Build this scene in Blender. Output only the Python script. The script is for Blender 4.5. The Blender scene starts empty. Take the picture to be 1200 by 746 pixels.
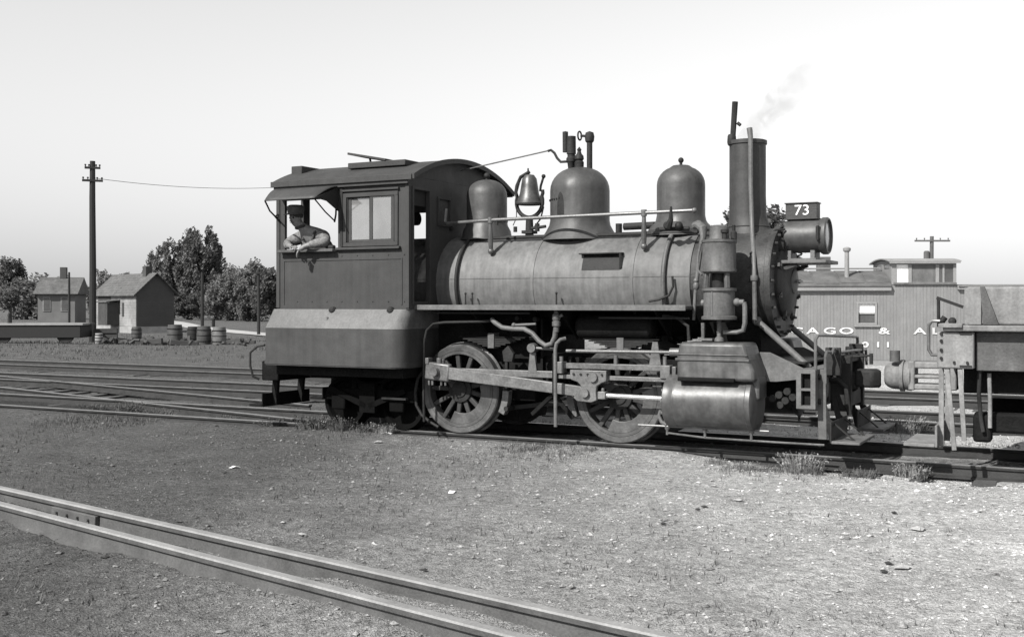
import bpy, bmesh, math, random
import numpy as np
from mathutils import Vector, Matrix

R = math.radians
random.seed(7)
sc = bpy.context.scene
COL = sc.collection

# ------------------------------------------------------------------ camera
TH = R(27.3)
cam_d = bpy.data.cameras.new('camera')
cam_d.sensor_width = 36.0
cam_d.lens = 36.0 * 1300.0 / 1200.0
cam_d.shift_x = -22.0 / 1200.0
cam_d.shift_y = -18.0 / 1200.0
cam_d.clip_end = 3000
cam = bpy.data.objects.new('camera', cam_d)
COL.objects.link(cam)
CX, CY = 7.196, -12.791
cam.location = (CX, CY, 1.64)
cam.rotation_euler = (R(90), 0, TH)
sc.camera = cam

# ------------------------------------------------------------------ sky and sun
SUN_DIR = Vector((-0.31, -1.0, 0.88)).normalized()
w = bpy.data.worlds.new('World')
sc.world = w
w.use_nodes = True
nt = w.node_tree
nt.nodes.clear()
sky = nt.nodes.new('ShaderNodeTexSky')
sky.sky_type = 'NISHITA'
sky.sun_disc = False
sky.sun_elevation = math.asin(SUN_DIR.z)
sky.sun_rotation = math.atan2(SUN_DIR.x, SUN_DIR.y)
sky.air_density = 1.5
sky.dust_density = 0.0
bw = nt.nodes.new('ShaderNodeSeparateColor')   # blue-sensitive film: the sky reads as its blue channel, in grey
bg = nt.nodes.new('ShaderNodeBackground')
bg.inputs['Strength'].default_value = 0.10
wo = nt.nodes.new('ShaderNodeOutputWorld')
nt.links.new(sky.outputs[0], bw.inputs[0])
nt.links.new(bw.outputs[2], bg.inputs['Color'])
nt.links.new(bg.outputs[0], wo.inputs['Surface'])

sun_d = bpy.data.lights.new('sun', 'SUN')
sun_d.energy = 5.0
sun_d.angle = R(0.55)
sun_d.color = (1.0, 0.985, 0.955)
sun = bpy.data.objects.new('sun', sun_d)
COL.objects.link(sun)
sun.rotation_euler = (-SUN_DIR).to_track_quat('-Z', 'Y').to_euler()
sun.location = (-10, -12, 20)

sc.view_settings.view_transform = 'Standard'
sc.view_settings.look = 'None'
sc.view_settings.exposure = 0.62
sc.view_settings.gamma = 1.0
sc.view_settings.use_curve_mapping = False


def cam_pt(X, Z, z=0.0):
    """a place X metres right and Z metres ahead of the camera"""
    s, c = math.sin(TH), math.cos(TH)
    return Vector((CX + X * c - Z * s, CY + X * s + Z * c, z))


# ------------------------------------------------------------------ materials
def mat(name, g, rough=0.7, var=0.25, scale=3.0, bump=0.15, bscale=40.0, metal=0.0, streak=0.0, fine=0.15, spec=0.4, dent=0.0, grime=0.0):
    g = g * 0.74 if g < 0.6 else g
    m = bpy.data.materials.new(name)
    m.use_nodes = True
    t = m.node_tree
    b = t.nodes['Principled BSDF']
    b.inputs['Metallic'].default_value = metal
    b.inputs['Specular IOR Level'].default_value = spec
    tc = t.nodes.new('ShaderNodeTexCoord')
    n1 = t.nodes.new('ShaderNodeTexNoise')
    n1.inputs['Scale'].default_value = scale
    n1.inputs['Detail'].default_value = 6
    n1.inputs['Roughness'].default_value = 0.6
    t.links.new(tc.outputs['Object'], n1.inputs['Vector'])
    n2 = t.nodes.new('ShaderNodeTexNoise')
    n2.inputs['Scale'].default_value = bscale
    n2.inputs['Detail'].default_value = 3
    t.links.new(tc.outputs['Object'], n2.inputs['Vector'])

    def mapr(src, lo, hi):
        r = t.nodes.new('ShaderNodeMapRange')
        r.inputs['From Min'].default_value = 0.3
        r.inputs['From Max'].default_value = 0.7
        r.inputs['To Min'].default_value = lo
        r.inputs['To Max'].default_value = hi
        t.links.new(src, r.inputs['Value'])
        return r.outputs[0]

    def mul(a, bb):
        q = t.nodes.new('ShaderNodeMath')
        q.operation = 'MULTIPLY'
        t.links.new(a, q.inputs[0])
        if isinstance(bb, float):
            q.inputs[1].default_value = bb
        else:
            t.links.new(bb, q.inputs[1])
        return q.outputs[0]
    v = mul(mapr(n1.outputs['Fac'], 1 - var, 1 + var), mapr(n2.outputs['Fac'], 1 - fine, 1 + fine))
    if streak > 0:
        mp = t.nodes.new('ShaderNodeMapping')
        mp.inputs['Scale'].default_value = (9, 9, 0.7)
        t.links.new(tc.outputs['Object'], mp.inputs['Vector'])
        n3 = t.nodes.new('ShaderNodeTexNoise')
        n3.inputs['Scale'].default_value = 1.6
        n3.inputs['Detail'].default_value = 4
        t.links.new(mp.outputs[0], n3.inputs['Vector'])
        v = mul(v, mapr(n3.outputs['Fac'], 1 - streak, 1 + streak))
    if grime > 0:
        n4 = t.nodes.new('ShaderNodeTexNoise')
        n4.inputs['Scale'].default_value = 1.1
        n4.inputs['Detail'].default_value = 9
        n4.inputs['Roughness'].default_value = 0.72
        n4.inputs['Distortion'].default_value = 0.6
        t.links.new(tc.outputs['Object'], n4.inputs['Vector'])
        v = mul(v, mapr(n4.outputs['Fac'], 1 - grime, 1 + grime))
    v = mul(v, float(g))
    cc = t.nodes.new('ShaderNodeCombineColor')
    for k in range(3):
        t.links.new(v, cc.inputs[k])
    t.links.new(cc.outputs[0], b.inputs['Base Color'])
    t.links.new(mapr(n1.outputs['Fac'], max(rough - 0.1, 0.05), min(rough + 0.12, 1)), b.inputs['Roughness'])
    if bump > 0:
        bp = t.nodes.new('ShaderNodeBump')
        bp.inputs['Strength'].default_value = bump
        bp.inputs['Distance'].default_value = 0.02
        t.links.new(n2.outputs['Fac'], bp.inputs['Height'])
        last = bp
        if dent > 0:
            n5 = t.nodes.new('ShaderNodeTexNoise')
            n5.inputs['Scale'].default_value = 2.6
            n5.inputs['Detail'].default_value = 2
            t.links.new(tc.outputs['Object'], n5.inputs['Vector'])
            last = t.nodes.new('ShaderNodeBump')
            last.inputs['Strength'].default_value = 1.0
            last.inputs['Distance'].default_value = dent
            t.links.new(n5.outputs['Fac'], last.inputs['Height'])
            t.links.new(bp.outputs[0], last.inputs['Normal'])
        t.links.new(last.outputs[0], b.inputs['Normal'])
    return m


M = {}
M['iron'] = mat('dark_iron', 0.026, 0.65, 0.5, 4, 0.2, spec=0.22)
M['grime'] = mat('greasy_underframe', 0.012, 0.8, 0.5, 5, 0.3, spec=0.1)
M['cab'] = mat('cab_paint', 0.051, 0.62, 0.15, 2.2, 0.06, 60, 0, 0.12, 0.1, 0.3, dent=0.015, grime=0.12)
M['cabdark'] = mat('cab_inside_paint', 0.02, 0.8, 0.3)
M['roof'] = mat('roof_tar', 0.042, 0.75, 0.35, 3, 0.15)
M['tank'] = mat('tank_paint', 0.05, 0.6, 0.15, 2.0, 0.06, 50, 0, 0.15, 0.1, dent=0.02, grime=0.12)
M['jacket'] = mat('boiler_jacket', 0.14, 0.58, 0.15, 2.0, 0.05, 30, 0.0, 0.22, 0.08, 0.35, dent=0.035, grime=0.25)
M['dome'] = mat('dome_paint', 0.066, 0.5, 0.22, 3, 0.05, 40, 0, 0.14, 0.1, dent=0.03, grime=0.25)
M['smokebox'] = mat('smokebox_graphite', 0.036, 0.6, 0.4, 5, 0.2, 40, 0.0, 0.2, grime=0.4)
M['stack'] = mat('stack_paint', 0.046, 0.6, 0.2, 3, 0.06, 40, 0, 0.16, grime=0.25, dent=0.02)
M['steel'] = mat('rod_steel', 0.17, 0.45, 0.28, 5, 0.1, 40, 0.3, 0, 0.15, 0.5, grime=0.3)
M['bright'] = mat('bright_steel', 0.75, 0.22, 0.1, 5, 0.0, 40, 0.8)
M['wheel'] = mat('wheel_paint', 0.07, 0.6, 0.4, 6, 0.15, grime=0.35)
M['tyre'] = mat('tyre_steel', 0.105, 0.45, 0.35, 6, 0.1, 40, 0.3, grime=0.35)
M['cyl'] = mat('cylinder_jacket', 0.105, 0.46, 0.35, 4, 0.04, 30, 0.3, 0.22, 0.1, 0.5, grime=0.3, dent=0.02)
M['pipe'] = mat('pipe_lagging', 0.125, 0.55, 0.25, 5, 0.1)
M['handrail'] = mat('handrail_metal', 0.15, 0.4, 0.2, 6, 0.05, 40, 0.3)
M['brass'] = mat('bell_metal', 0.10, 0.4, 0.3, 6, 0.05, 40, 0.5)
M['white'] = mat('white_paint', 0.80, 0.6, 0.08, 6, 0.0)
M['plate'] = mat('number_board_paint', 0.045, 0.6, 0.2)
M['lens'] = mat('headlight_lens', 0.30, 0.12, 0.1, 4, 0.0, 40, 0, 0, 0.0, 0.6)
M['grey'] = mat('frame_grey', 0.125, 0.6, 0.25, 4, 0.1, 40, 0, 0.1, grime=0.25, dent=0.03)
M['rail'] = mat('rail_rust', 0.035, 0.7, 0.35, 6, 0.2, 60)
M['railtop'] = mat('rail_running_surface', 0.2, 0.35, 0.2, 4, 0.05, 60, 0.4)
M['foundrail'] = mat('old_rail_side', 0.1, 0.7, 0.25, 4, 0.2, 60)
M['foundtop'] = mat('old_rail_head', 0.28, 0.55, 0.2, 4, 0.1, 60)
M['tie'] = mat('weathered_tie', 0.085, 0.9, 0.4, 5, 0.5, 40, 0, 0.0, 0.3)
M['wood'] = mat('weathered_wood', 0.10, 0.85, 0.3, 4, 0.3, 40, 0, 0.15, grime=0.3)
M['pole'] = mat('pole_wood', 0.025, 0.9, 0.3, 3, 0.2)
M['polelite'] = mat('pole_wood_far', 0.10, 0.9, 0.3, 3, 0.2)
M['shedshade'] = mat('shed_shaded_gable', 0.075, 0.8, 0.2, 1.5, 0.1)  # shade on the gable side put into the board colour
M['shedwhite'] = mat('shed_whitewash', 0.28, 0.8, 0.25, 1.5, 0.1, grime=0.3)
M['sheddoor'] = mat('shed_door_boards', 0.06, 0.8, 0.3, 2)
M['shingle'] = mat('shingle_roof', 0.11, 0.85, 0.3, 3, 0.4, 12, grime=0.3)
M['concrete'] = mat('concrete', 0.33, 0.9, 0.2, 2, 0.2)
M['barrel'] = mat('barrel_steel', 0.07, 0.7, 0.4, 5, 0.2)
M['barrellite'] = mat('barrel_weathered', 0.15, 0.7, 0.3, 5, 0.2)
M['caboose'] = mat('caboose_paint', 0.235, 0.75, 0.10, 1.6, 0.05, 30, 0, 0.08, 0.06, grime=0.12)
M['cabtrim'] = mat('caboose_trim', 0.28, 0.7, 0.1, 3, 0.05)
M['cabroof'] = mat('caboose_roofing', 0.12, 0.85, 0.35, 3, 0.2)
M['curtain'] = mat('window_curtain', 0.75, 0.8, 0.08, 3, 0.0)
M['darkglass'] = mat('dark_window', 0.10, 0.15, 0.2, 3, 0.0)
M['tender'] = mat('tender_frame', 0.21, 0.65, 0.3, 4, 0.12, 40, 0, 0.15, grime=0.25)
M['bark'] = mat('bark', 0.07, 0.95, 0.3, 3, 0.4, 20)
M['skin'] = mat('skin', 0.22, 0.55, 0.1, 20, 0.0)  # tone lowered for the cap's shade on the face
M['shirt'] = mat('work_shirt', 0.18, 0.9, 0.6, 22, 0.3, 60, dent=0.12)
M['denim'] = mat('dark_overalls', 0.05, 0.9, 0.3, 14, 0.3, 60)
M['cap'] = mat('work_cap', 0.13, 0.9, 0.3, 20, 0.2, 60)
M['stone'] = mat('stone', 0.42, 0.9, 0.5, 14, 0.3, 30)
M['darkstone'] = mat('cinder_lump', 0.04, 0.9, 0.4, 14, 0.3, 30)
M['paper'] = mat('paper_scrap', 0.85, 0.9, 0.05, 14, 0.0)
M['leafdark'] = mat('leaf_dark', 0.14, 0.8, 0.55, 0.9, 0.0, 4, 0, 0, 0.4, 0.2)
M['leaf'] = mat('leaf_mid', 0.19, 0.8, 0.55, 0.9, 0.0, 4, 0, 0, 0.4, 0.2)
M['weed'] = mat('weed_leaf', 0.12, 0.8, 0.4, 9, 0.0, 30, 0, 0, 0.4, 0.2)
M['weedlite'] = mat('dry_weed_leaf', 0.24, 0.8, 0.35, 9, 0.0, 30, 0, 0, 0.4, 0.2)
M['road'] = mat('pale_road', 0.42, 0.9, 0.1, 0.5, 0.1)
M['housewall'] = mat('house_siding', 0.16, 0.8, 0.2, 1)


def glass_mat():
    m = bpy.data.materials.new('dusty_glass')
    m.use_nodes = True
    t = m.node_tree
    t.nodes.clear()
    o = t.nodes.new('ShaderNodeOutputMaterial')
    tr = t.nodes.new('ShaderNodeBsdfTransparent')
    df = t.nodes.new('ShaderNodeBsdfDiffuse')
    df.inputs['Color'].default_value = (0.2, 0.2, 0.2, 1)
    gl = t.nodes.new('ShaderNodeBsdfGlossy')
    gl.inputs['Roughness'].default_value = 0.05
    n = t.nodes.new('ShaderNodeTexNoise')
    n.inputs['Scale'].default_value = 5
    tc = t.nodes.new('ShaderNodeTexCoord')
    t.links.new(tc.outputs['Object'], n.inputs['Vector'])
    mr = t.nodes.new('ShaderNodeMapRange')
    mr.inputs['From Min'].default_value = 0.3
    mr.inputs['From Max'].default_value = 0.7
    mr.inputs['To Min'].default_value = 0.55
    mr.inputs['To Max'].default_value = 0.85
    t.links.new(n.outputs['Fac'], mr.inputs['Value'])
    m1 = t.nodes.new('ShaderNodeMixShader')
    t.links.new(mr.outputs[0], m1.inputs[0])
    t.links.new(tr.outputs[0], m1.inputs[1])
    t.links.new(df.outputs[0], m1.inputs[2])
    m2 = t.nodes.new('ShaderNodeMixShader')
    m2.inputs[0].default_value = 0.18
    t.links.new(m1.outputs[0], m2.inputs[1])
    t.links.new(gl.outputs[0], m2.inputs[2])
    t.links.new(m2.outputs[0], o.inputs['Surface'])
    return m


M['glass'] = glass_mat()
M['spoke'] = mat('spoke_paint', 0.045, 0.65, 0.4, 6, 0.15, grime=0.35, spec=0.25)
M['letter'] = mat('faded_letter_paint', 0.6, 0.8, 0.25, 6, 0.1, 30, grime=0.3)
M['black'] = mat('truck_shade_black', 0.006, 0.9, 0.4, 5, 0.2, spec=0.06)  # shade under the tank put into the trailing truck's colour
for k in ('leaf', 'leafdark'):      # thin leaves let some light through
    t = M[k].node_tree
    b = t.nodes['Principled BSDF']
    tl = t.nodes.new('ShaderNodeBsdfTranslucent')
    mx = t.nodes.new('ShaderNodeMixShader')
    mx.inputs[0].default_value = 0.35
    t.links.new(b.inputs['Base Color'].links[0].from_socket, tl.inputs['Color'])
    t.links.new(b.outputs[0], mx.inputs[1])
    t.links.new(tl.outputs[0], mx.inputs[2])
    t.links.new(mx.outputs[0], t.nodes['Material Output'].inputs['Surface'])
M['pump'] = mat('pump_paint', 0.10, 0.6, 0.3, 5, 0.05, 40, 0, 0.15)


def ground_mat(name, gravel=False):
    """cinder yard: brightening toward the right of the view is put into the colour"""
    m = bpy.data.materials.new(name)
    m.use_nodes = True
    t = m.node_tree
    b = t.nodes['Principled BSDF']
    b.inputs['Roughness'].default_value = 0.95
    b.inputs['Specular IOR Level'].default_value = 0.1
    tc = t.nodes.new('ShaderNodeTexCoord')

    def noise(scale, detail=5, rough=0.6):
        n = t.nodes.new('ShaderNodeTexNoise')
        n.inputs['Scale'].default_value = scale
        n.inputs['Detail'].default_value = detail
        n.inputs['Roughness'].default_value = rough
        t.links.new(tc.outputs['Object'], n.inputs['Vector'])
        return n.outputs['Fac']

    def mapr(src, a, bb, lo, hi):
        r = t.nodes.new('ShaderNodeMapRange')
        r.inputs['From Min'].default_value = a
        r.inputs['From Max'].default_value = bb
        r.inputs['To Min'].default_value = lo
        r.inputs['To Max'].default_value = hi
        t.links.new(src, r.inputs['Value'])
        return r.outputs[0]

    def op(kind, a, bb):
        q = t.nodes.new('ShaderNodeMath')
        q.operation = kind
        for i, s in enumerate((a, bb)):
            if isinstance(s, (int, float)):
                q.inputs[i].default_value = s
            else:
                t.links.new(s, q.inputs[i])
        return q.outputs[0]
    sep = t.nodes.new('ShaderNodeSeparateXYZ')
    t.links.new(tc.outputs['Object'], sep.inputs[0])
    big = noise(0.35, 4)
    # ground colour made paler toward the camera's right
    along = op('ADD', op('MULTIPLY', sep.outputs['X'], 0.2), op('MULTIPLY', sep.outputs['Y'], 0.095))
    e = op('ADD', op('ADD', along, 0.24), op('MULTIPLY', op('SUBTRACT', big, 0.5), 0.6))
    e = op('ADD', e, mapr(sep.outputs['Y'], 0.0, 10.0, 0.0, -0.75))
    # pale spoil and dust on the bank beyond the last track
    bank = op('MULTIPLY', mapr(sep.outputs['Y'], 10.2, 12.5, 0.0, 1.0), mapr(sep.outputs['Y'], 19.0, 26.0, 1.0, 0.3))
    e = op('ADD', e, op('MULTIPLY', bank, mapr(sep.outputs['X'], -5.0, -25.0, 0.6, 3.0)))
    paleness = mapr(e, -0.25, 1.15, 0.0, 1.0)
    base = mapr(paleness, 0, 1, 0.115, 0.50)
    v = op('MULTIPLY', base, mapr(noise(1.7), 0.3, 0.7, 0.82, 1.18))
    v = op('MULTIPLY', v, mapr(noise(14, 4, 0.7), 0.3, 0.7, 0.62, 1.38))
    v = op('MULTIPLY', v, mapr(noise(55, 3, 0.8), 0.3, 0.7, 0.52, 1.42))
    # oily black strip between the rails of the main track
    ay = op('ABSOLUTE', sep.outputs['Y'], 0)
    oil = mapr(op('ADD', ay, op('MULTIPLY', big, 0.5)), 0.75, 1.15, 0.42, 1.0)
    v = op('MULTIPLY', v, oil)
    if gravel:
        v = op('MULTIPLY', op('ADD', v, 0.05), mapr(noise(9, 2), 0.35, 0.65, 0.3, 1.0))
    cc = t.nodes.new('ShaderNodeCombineColor')
    for k in range(3):
        t.links.new(v, cc.inputs[k])
    t.links.new(cc.outputs[0], b.inputs['Base Color'])
    if not gravel:
        bp = t.nodes.new('ShaderNodeBump')
        bp.inputs['Strength'].default_value = 1.0
        bp.inputs['Distance'].default_value = 0.05
        hsum = op('ADD', noise(60, 3, 0.7), op('MULTIPLY', noise(12, 4, 0.6), 1.2))
        t.links.new(hsum, bp.inputs['Height'])
        t.links.new(bp.outputs[0], b.inputs['Normal'])
    return m


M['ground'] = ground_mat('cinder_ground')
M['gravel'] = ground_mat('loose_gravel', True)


# ------------------------------------------------------------------ mesh helpers
class MB:
    def __init__(s):
        s.v = []
        s.f = []
        s.mi = []

    def _add(s, vs, fs, mi=0):
        n = len(s.v)
        s.v += [tuple(p) for p in vs]
        s.f += [tuple(i + n for i in f) for f in fs]
        s.mi += [mi] * len(fs)
        return s

    def box(s, x0, x1, y0, y1, z0, z1, mi=0):
        vs = [(x, y, z) for z in (z0, z1) for y in (y0, y1) for x in (x0, x1)]
        return s._add(vs, [(0, 2, 3, 1), (4, 5, 7, 6), (0, 1, 5, 4), (2, 6, 7, 3), (0, 4, 6, 2), (1, 3, 7, 5)], mi)

    def bar(s, p0, p1, wy, wz, up=(0, 0, 1)):
        """a rectangular bar from p0 to p1"""
        p0, p1 = Vector(p0), Vector(p1)
        d = (p1 - p0).normalized()
        a = d.cross(Vector(up))
        if a.length < 1e-4:
            a = d.cross(Vector((0, 1, 0)))
        a.normalize()
        b = a.cross(d).normalized()
        vs = []
        for p in (p0, p1):
            for i, j in ((-1, -1), (1, -1), (1, 1), (-1, 1)):
                vs.append(p + a * (i * wy / 2) + b * (j * wz / 2))
        return s._add(vs, [(0, 1, 2, 3), (7, 6, 5, 4), (0, 4, 5, 1), (1, 5, 6, 2), (2, 6, 7, 3), (3, 7, 4, 0)])

    def cyl(s, p0, p1, r0, r1=None, n=18):
        if r1 is None:
            r1 = r0
        return s.tube([p0, p1], [r0, r1], n)

    def tube(s, pts, r, n=8, caps=True):
        pts = [Vector(p) for p in pts]
        if not isinstance(r, (list, tuple)):
            r = [r] * len(pts)
        base = len(s.v)
        d0 = (pts[1] - pts[0]).normalized()
        a = d0.orthogonal().normalized()
        vs = []
        for i, p in enumerate(pts):
            if i == 0:
                d = d0
            elif i == len(pts) - 1:
                d = (pts[i] - pts[i - 1]).normalized()
            else:
                d = ((pts[i + 1] - p).normalized() + (p - pts[i - 1]).normalized()).normalized()
            a = (a - d * a.dot(d)).normalized()
            b = d.cross(a)
            for k in range(n):
                t = 2 * math.pi * k / n
                vs.append(p + (a * math.cos(t) + b * math.sin(t)) * r[i])
        fs = []
        for i in range(len(pts) - 1):
            for k in range(n):
                k2 = (k + 1) % n
                fs.append((i * n + k, i * n + k2, (i + 1) * n + k2, (i + 1) * n + k))
        if caps:
            fs.append(tuple(range(n - 1, -1, -1)))
            L = (len(pts) - 1) * n
            fs.append(tuple(range(L, L + n)))
        return s._add(vs, fs)

    def lathe(s, prof, o, axis='z', n=28, a0=0.0, a1=2 * math.pi, ring=False):
        """prof = [(radius, height)...] around an axis through o"""
        o = Vector(o)
        vs = []
        full = abs(a1 - a0 - 2 * math.pi) < 1e-6
        m = n if full else n + 1
        for r, h in prof:
            for k in range(m):
                t = a0 + (a1 - a0) * k / n
                c_, s_ = r * math.cos(t), r * math.sin(t)
                p = {'z': (c_, s_, h), 'x': (h, c_, s_), 'y': (s_, h, c_)}[axis]
                vs.append(o + Vector(p))
        fs = []
        for i in range(len(prof) - 1):
            for k in range(n):
                k2 = (k + 1) % m if full else k + 1
                fs.append((i * m + k, i * m + k2, (i + 1) * m + k2, (i + 1) * m + k))
        if ring:
            L = (len(prof) - 1) * m
            for k in range(n):
                fs.append((L + k, L + (k + 1) % m, (k + 1) % m, k))
        elif full:
            if prof[0][0] > 1e-6:
                fs.append(tuple(range(m - 1, -1, -1)))
            if prof[-1][0] > 1e-6:
                L = (len(prof) - 1) * m
                fs.append(tuple(range(L, L + m)))
        return s._add(vs, fs)

    def prism(s, poly, axis, a0, a1):
        """poly in the plane across axis: x -> (y,z), y -> (x,z), z -> (x,y)"""
        n = len(poly)
        vs = []
        for a in (a0, a1):
            for p, q in poly:
                vs.append({'x': (a, p, q), 'y': (p, a, q), 'z': (p, q, a)}[axis])
        fs = [tuple(range(n - 1, -1, -1)), tuple(range(n, 2 * n))]
        fs += [(i, (i + 1) % n, n + (i + 1) % n, n + i) for i in range(n)]
        return s._add(vs, fs)

    def ball(s, c, r, n=12, m=8, sz=1.0):
        prof = [(max(r * math.sin(math.pi * i / m), 1e-7 if i in (0, m) else 0), -r * sz * math.cos(math.pi * i / m)) for i in range(m + 1)]
        return s.lathe(prof, c, 'z', n)

    def hexbolt(s, p, axis, r=0.014, h=0.014):
        d = Vector(axis)
        return s.cyl(p, Vector(p) + d * h, r, r, 6)


def mesh(name, mb, mats, smooth=35):
    me = bpy.data.meshes.new(name)
    me.from_pydata([tuple(v) for v in mb.v], [], mb.f)
    for m_ in (mats if isinstance(mats, (list, tuple)) else [mats]):
        me.materials.append(M[m_])
    if any(mb.mi):
        me.polygons.foreach_set('material_index', mb.mi)
    bm = bmesh.new()
    bm.from_mesh(me)
    bmesh.ops.remove_doubles(bm, verts=bm.verts, dist=1e-5)
    bmesh.ops.recalc_face_normals(bm, faces=bm.faces)
    bm.to_mesh(me)
    bm.free()
    if smooth:
        me.polygons.foreach_set('use_smooth', [True] * len(me.polygons))
        me.set_sharp_from_angle(angle=R(smooth))
    return me


LOC = {}


def obj(name, mb, m_, parent=None, bevel=0.0, smooth=35, kind=None, label=None):
    """one mesh object; verts are given in world coordinates unless the parent is 'local'"""
    me = mb if isinstance(mb, bpy.types.Mesh) else mesh(name, mb, m_, smooth)
    o = bpy.data.objects.new(name, me)
    COL.objects.link(o)
    if parent is not None:
        o.parent = parent
        if parent.type == 'EMPTY':
            o.matrix_parent_inverse = Matrix.Translation(-parent.location)
    if bevel:
        b = o.modifiers.new('bevel', 'BEVEL')
        b.width = bevel
        b.segments = 2
        b.limit_method = 'ANGLE'
        b.angle_limit = R(40)
    if kind:
        o['kind'] = kind
    if label:
        o['label'] = label
    return o


def thing(name, label, cat, loc=(0, 0, 0), rz=0.0, group=None, kind=None):
    o = bpy.data.objects.new(name, None)
    COL.objects.link(o)
    o.location = loc
    o.rotation_euler = (0, 0, rz)
    o.empty_display_size = 0.3
    return tag(o, label, cat, group, kind)


def tag(o, label, cat, group=None, kind=None):
    if o.location.y > 9 and o.location.x < -4:
        o.location.z += g1(o.location.x, o.location.y) + .1
    o['label'] = label
    o['category'] = cat
    if group:
        o['group'] = group
    if kind:
        o['kind'] = kind
    return o


def lobj(name, mb, m_, parent, **k):
    """a part given in its thing's own local coordinates"""
    o = obj(name, mb, m_, None, **k)
    o.parent = parent
    return o


def linked(name, me, parent=None, loc=(0, 0, 0), rot=(0, 0, 0), scale=(1, 1, 1)):
    o = bpy.data.objects.new(name, me)
    COL.objects.link(o)
    o.parent = parent
    o.location = loc
    o.rotation_euler = rot
    o.scale = scale
    return o


def wall_grid(axis, a0, a1, u0, u1, z0, z1, holes):
    """a wall slab with rectangular openings; axis is the slab normal"""
    us = sorted({u0, u1} | {h[0] for h in holes} | {h[1] for h in holes})
    zs = sorted({z0, z1} | {h[2] for h in holes} | {h[3] for h in holes})

    def solid(i, j):
        if i < 0 or j < 0 or i >= len(us) - 1 or j >= len(zs) - 1:
            return False
        uc, zc = (us[i] + us[i + 1]) / 2, (zs[j] + zs[j + 1]) / 2
        return not any(h[0] < uc < h[1] and h[2] < zc < h[3] for h in holes)

    def pt(u, a, z):
        return (u, a, z) if axis == 'y' else (a, u, z)
    mb = MB()
    for i in range(len(us) - 1):
        for j in range(len(zs) - 1):
            if not solid(i, j):
                continue
            ua, ub, za, zb = us[i], us[i + 1], zs[j], zs[j + 1]
            for a in (a0, a1):
                mb._add([pt(ua, a, za), pt(ub, a, za), pt(ub, a, zb), pt(ua, a, zb)], [(0, 1, 2, 3)])
            if not solid(i - 1, j):
                mb._add([pt(ua, a0, za), pt(ua, a1, za), pt(ua, a1, zb), pt(ua, a0, zb)], [(0, 1, 2, 3)])
            if not solid(i + 1, j):
                mb._add([pt(ub, a0, za), pt(ub, a1, za), pt(ub, a1, zb), pt(ub, a0, zb)], [(0, 1, 2, 3)])
            if not solid(i, j - 1):
                mb._add([pt(ua, a0, za), pt(ub, a0, za), pt(ub, a1, za), pt(ua, a1, za)], [(0, 1, 2, 3)])
            if not solid(i, j + 1):
                mb._add([pt(ua, a0, zb), pt(ub, a0, zb), pt(ub, a1, zb), pt(ua, a1, zb)], [(0, 1, 2, 3)])
    return mb


# ------------------------------------------------------------------ ground
def hash2(ix, iy, k=0):
    h = (ix * 374761393 + iy * 668265263 + k * 974711) & 0xffffffff
    h = ((h ^ (h >> 13)) * 1274126177) & 0xffffffff
    return ((h ^ (h >> 16)) & 0xffff) / 65535.0


def vnoise(x, y, k=0):
    x = np.asarray(x, float)
    y = np.asarray(y, float)
    ix = np.floor(x).astype(np.int64)
    iy = np.floor(y).astype(np.int64)
    fx = x - ix
    fy = y - iy
    fx = fx * fx * (3 - 2 * fx)
    fy = fy * fy * (3 - 2 * fy)
    a, b = hash2(ix, iy, k), hash2(ix + 1, iy, k)
    c, d = hash2(ix, iy + 1, k), hash2(ix + 1, iy + 1, k)
    return (a * (1 - fx) + b * fx) * (1 - fy) + (c * (1 - fx) + d * fx) * fy


def sstep(a, b, x):
    t = np.clip((np.asarray(x, float) - a) / (b - a), 0, 1)
    return t * t * (3 - 2 * t)


def gz(x, y):
    """height of the yard; the rail heads of the main track are z = 0"""
    x = np.asarray(x, float)
    y = np.asarray(y, float)
    z = -0.075 + 0.05 * (vnoise(x * 0.5, y * 0.5, 1) - 0.5) + 0.03 * (vnoise(x * 1.9, y * 1.9, 2) - 0.5) \
        + 0.014 * (vnoise(x * 6, y * 6, 3) - 0.5)
    # between the rails of the main track and to the far side
    inside = sstep(-0.85, -0.72, y) * (1 - sstep(0.8, 1.4, y))
    z = z - 0.05 * inside - 0.085 * sstep(1.2, 2.5, y) * (1 - sstep(9.6, 10.6, y)) + 0.05 * (vnoise(x * 1.1, y * 2.2, 12) - 0.5) * sstep(1.5, 2.5, y) * (1 - sstep(40, 60, y))
    # near shoulder: cinders heaped almost to the rail head, washed out at the east end
    sh = sstep(-1.5, -0.95, y) * (1 - sstep(-0.85, -0.72, y))
    z = z + sh * 0.03 * (1 - sstep(2.9, 3.6, x))
    low = sstep(2.8, 3.8, x) * sstep(-1.9, -1.2, y) * (1 - sstep(-0.8, -0.6, y))
    z = z - 0.055 * low
    for px, wx in ((4.78, 0.42), (5.86, 0.42)):
        pit = (1 - sstep(wx * 0.55, wx * 1.0, abs(x - px))) * sstep(-1.55, -1.3, y) * (1 - sstep(-0.85, -0.75, y))
        z = z - 0.09 * pit
    z = z - 0.02 * sstep(-5.0, -7.0, y)
    # dirt heaped against the old rails in the foreground
    d2 = abs(y - (-6.88 - 0.222 * x))
    z = z + (1 - sstep(0.25, 0.6, d2)) * 0.055 * (vnoise(x * 1.6, y * 2.5, 8) - 0.25)
    # low bank of spoil beyond the last track
    z = z + 0.17 * sstep(10.6, 13.5, y) * (1 - sstep(17, 21, y)) * (0.55 + 0.45 * vnoise(x * .25, y * .4, 5)) * sstep(-4, -9, x)
    return z


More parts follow.
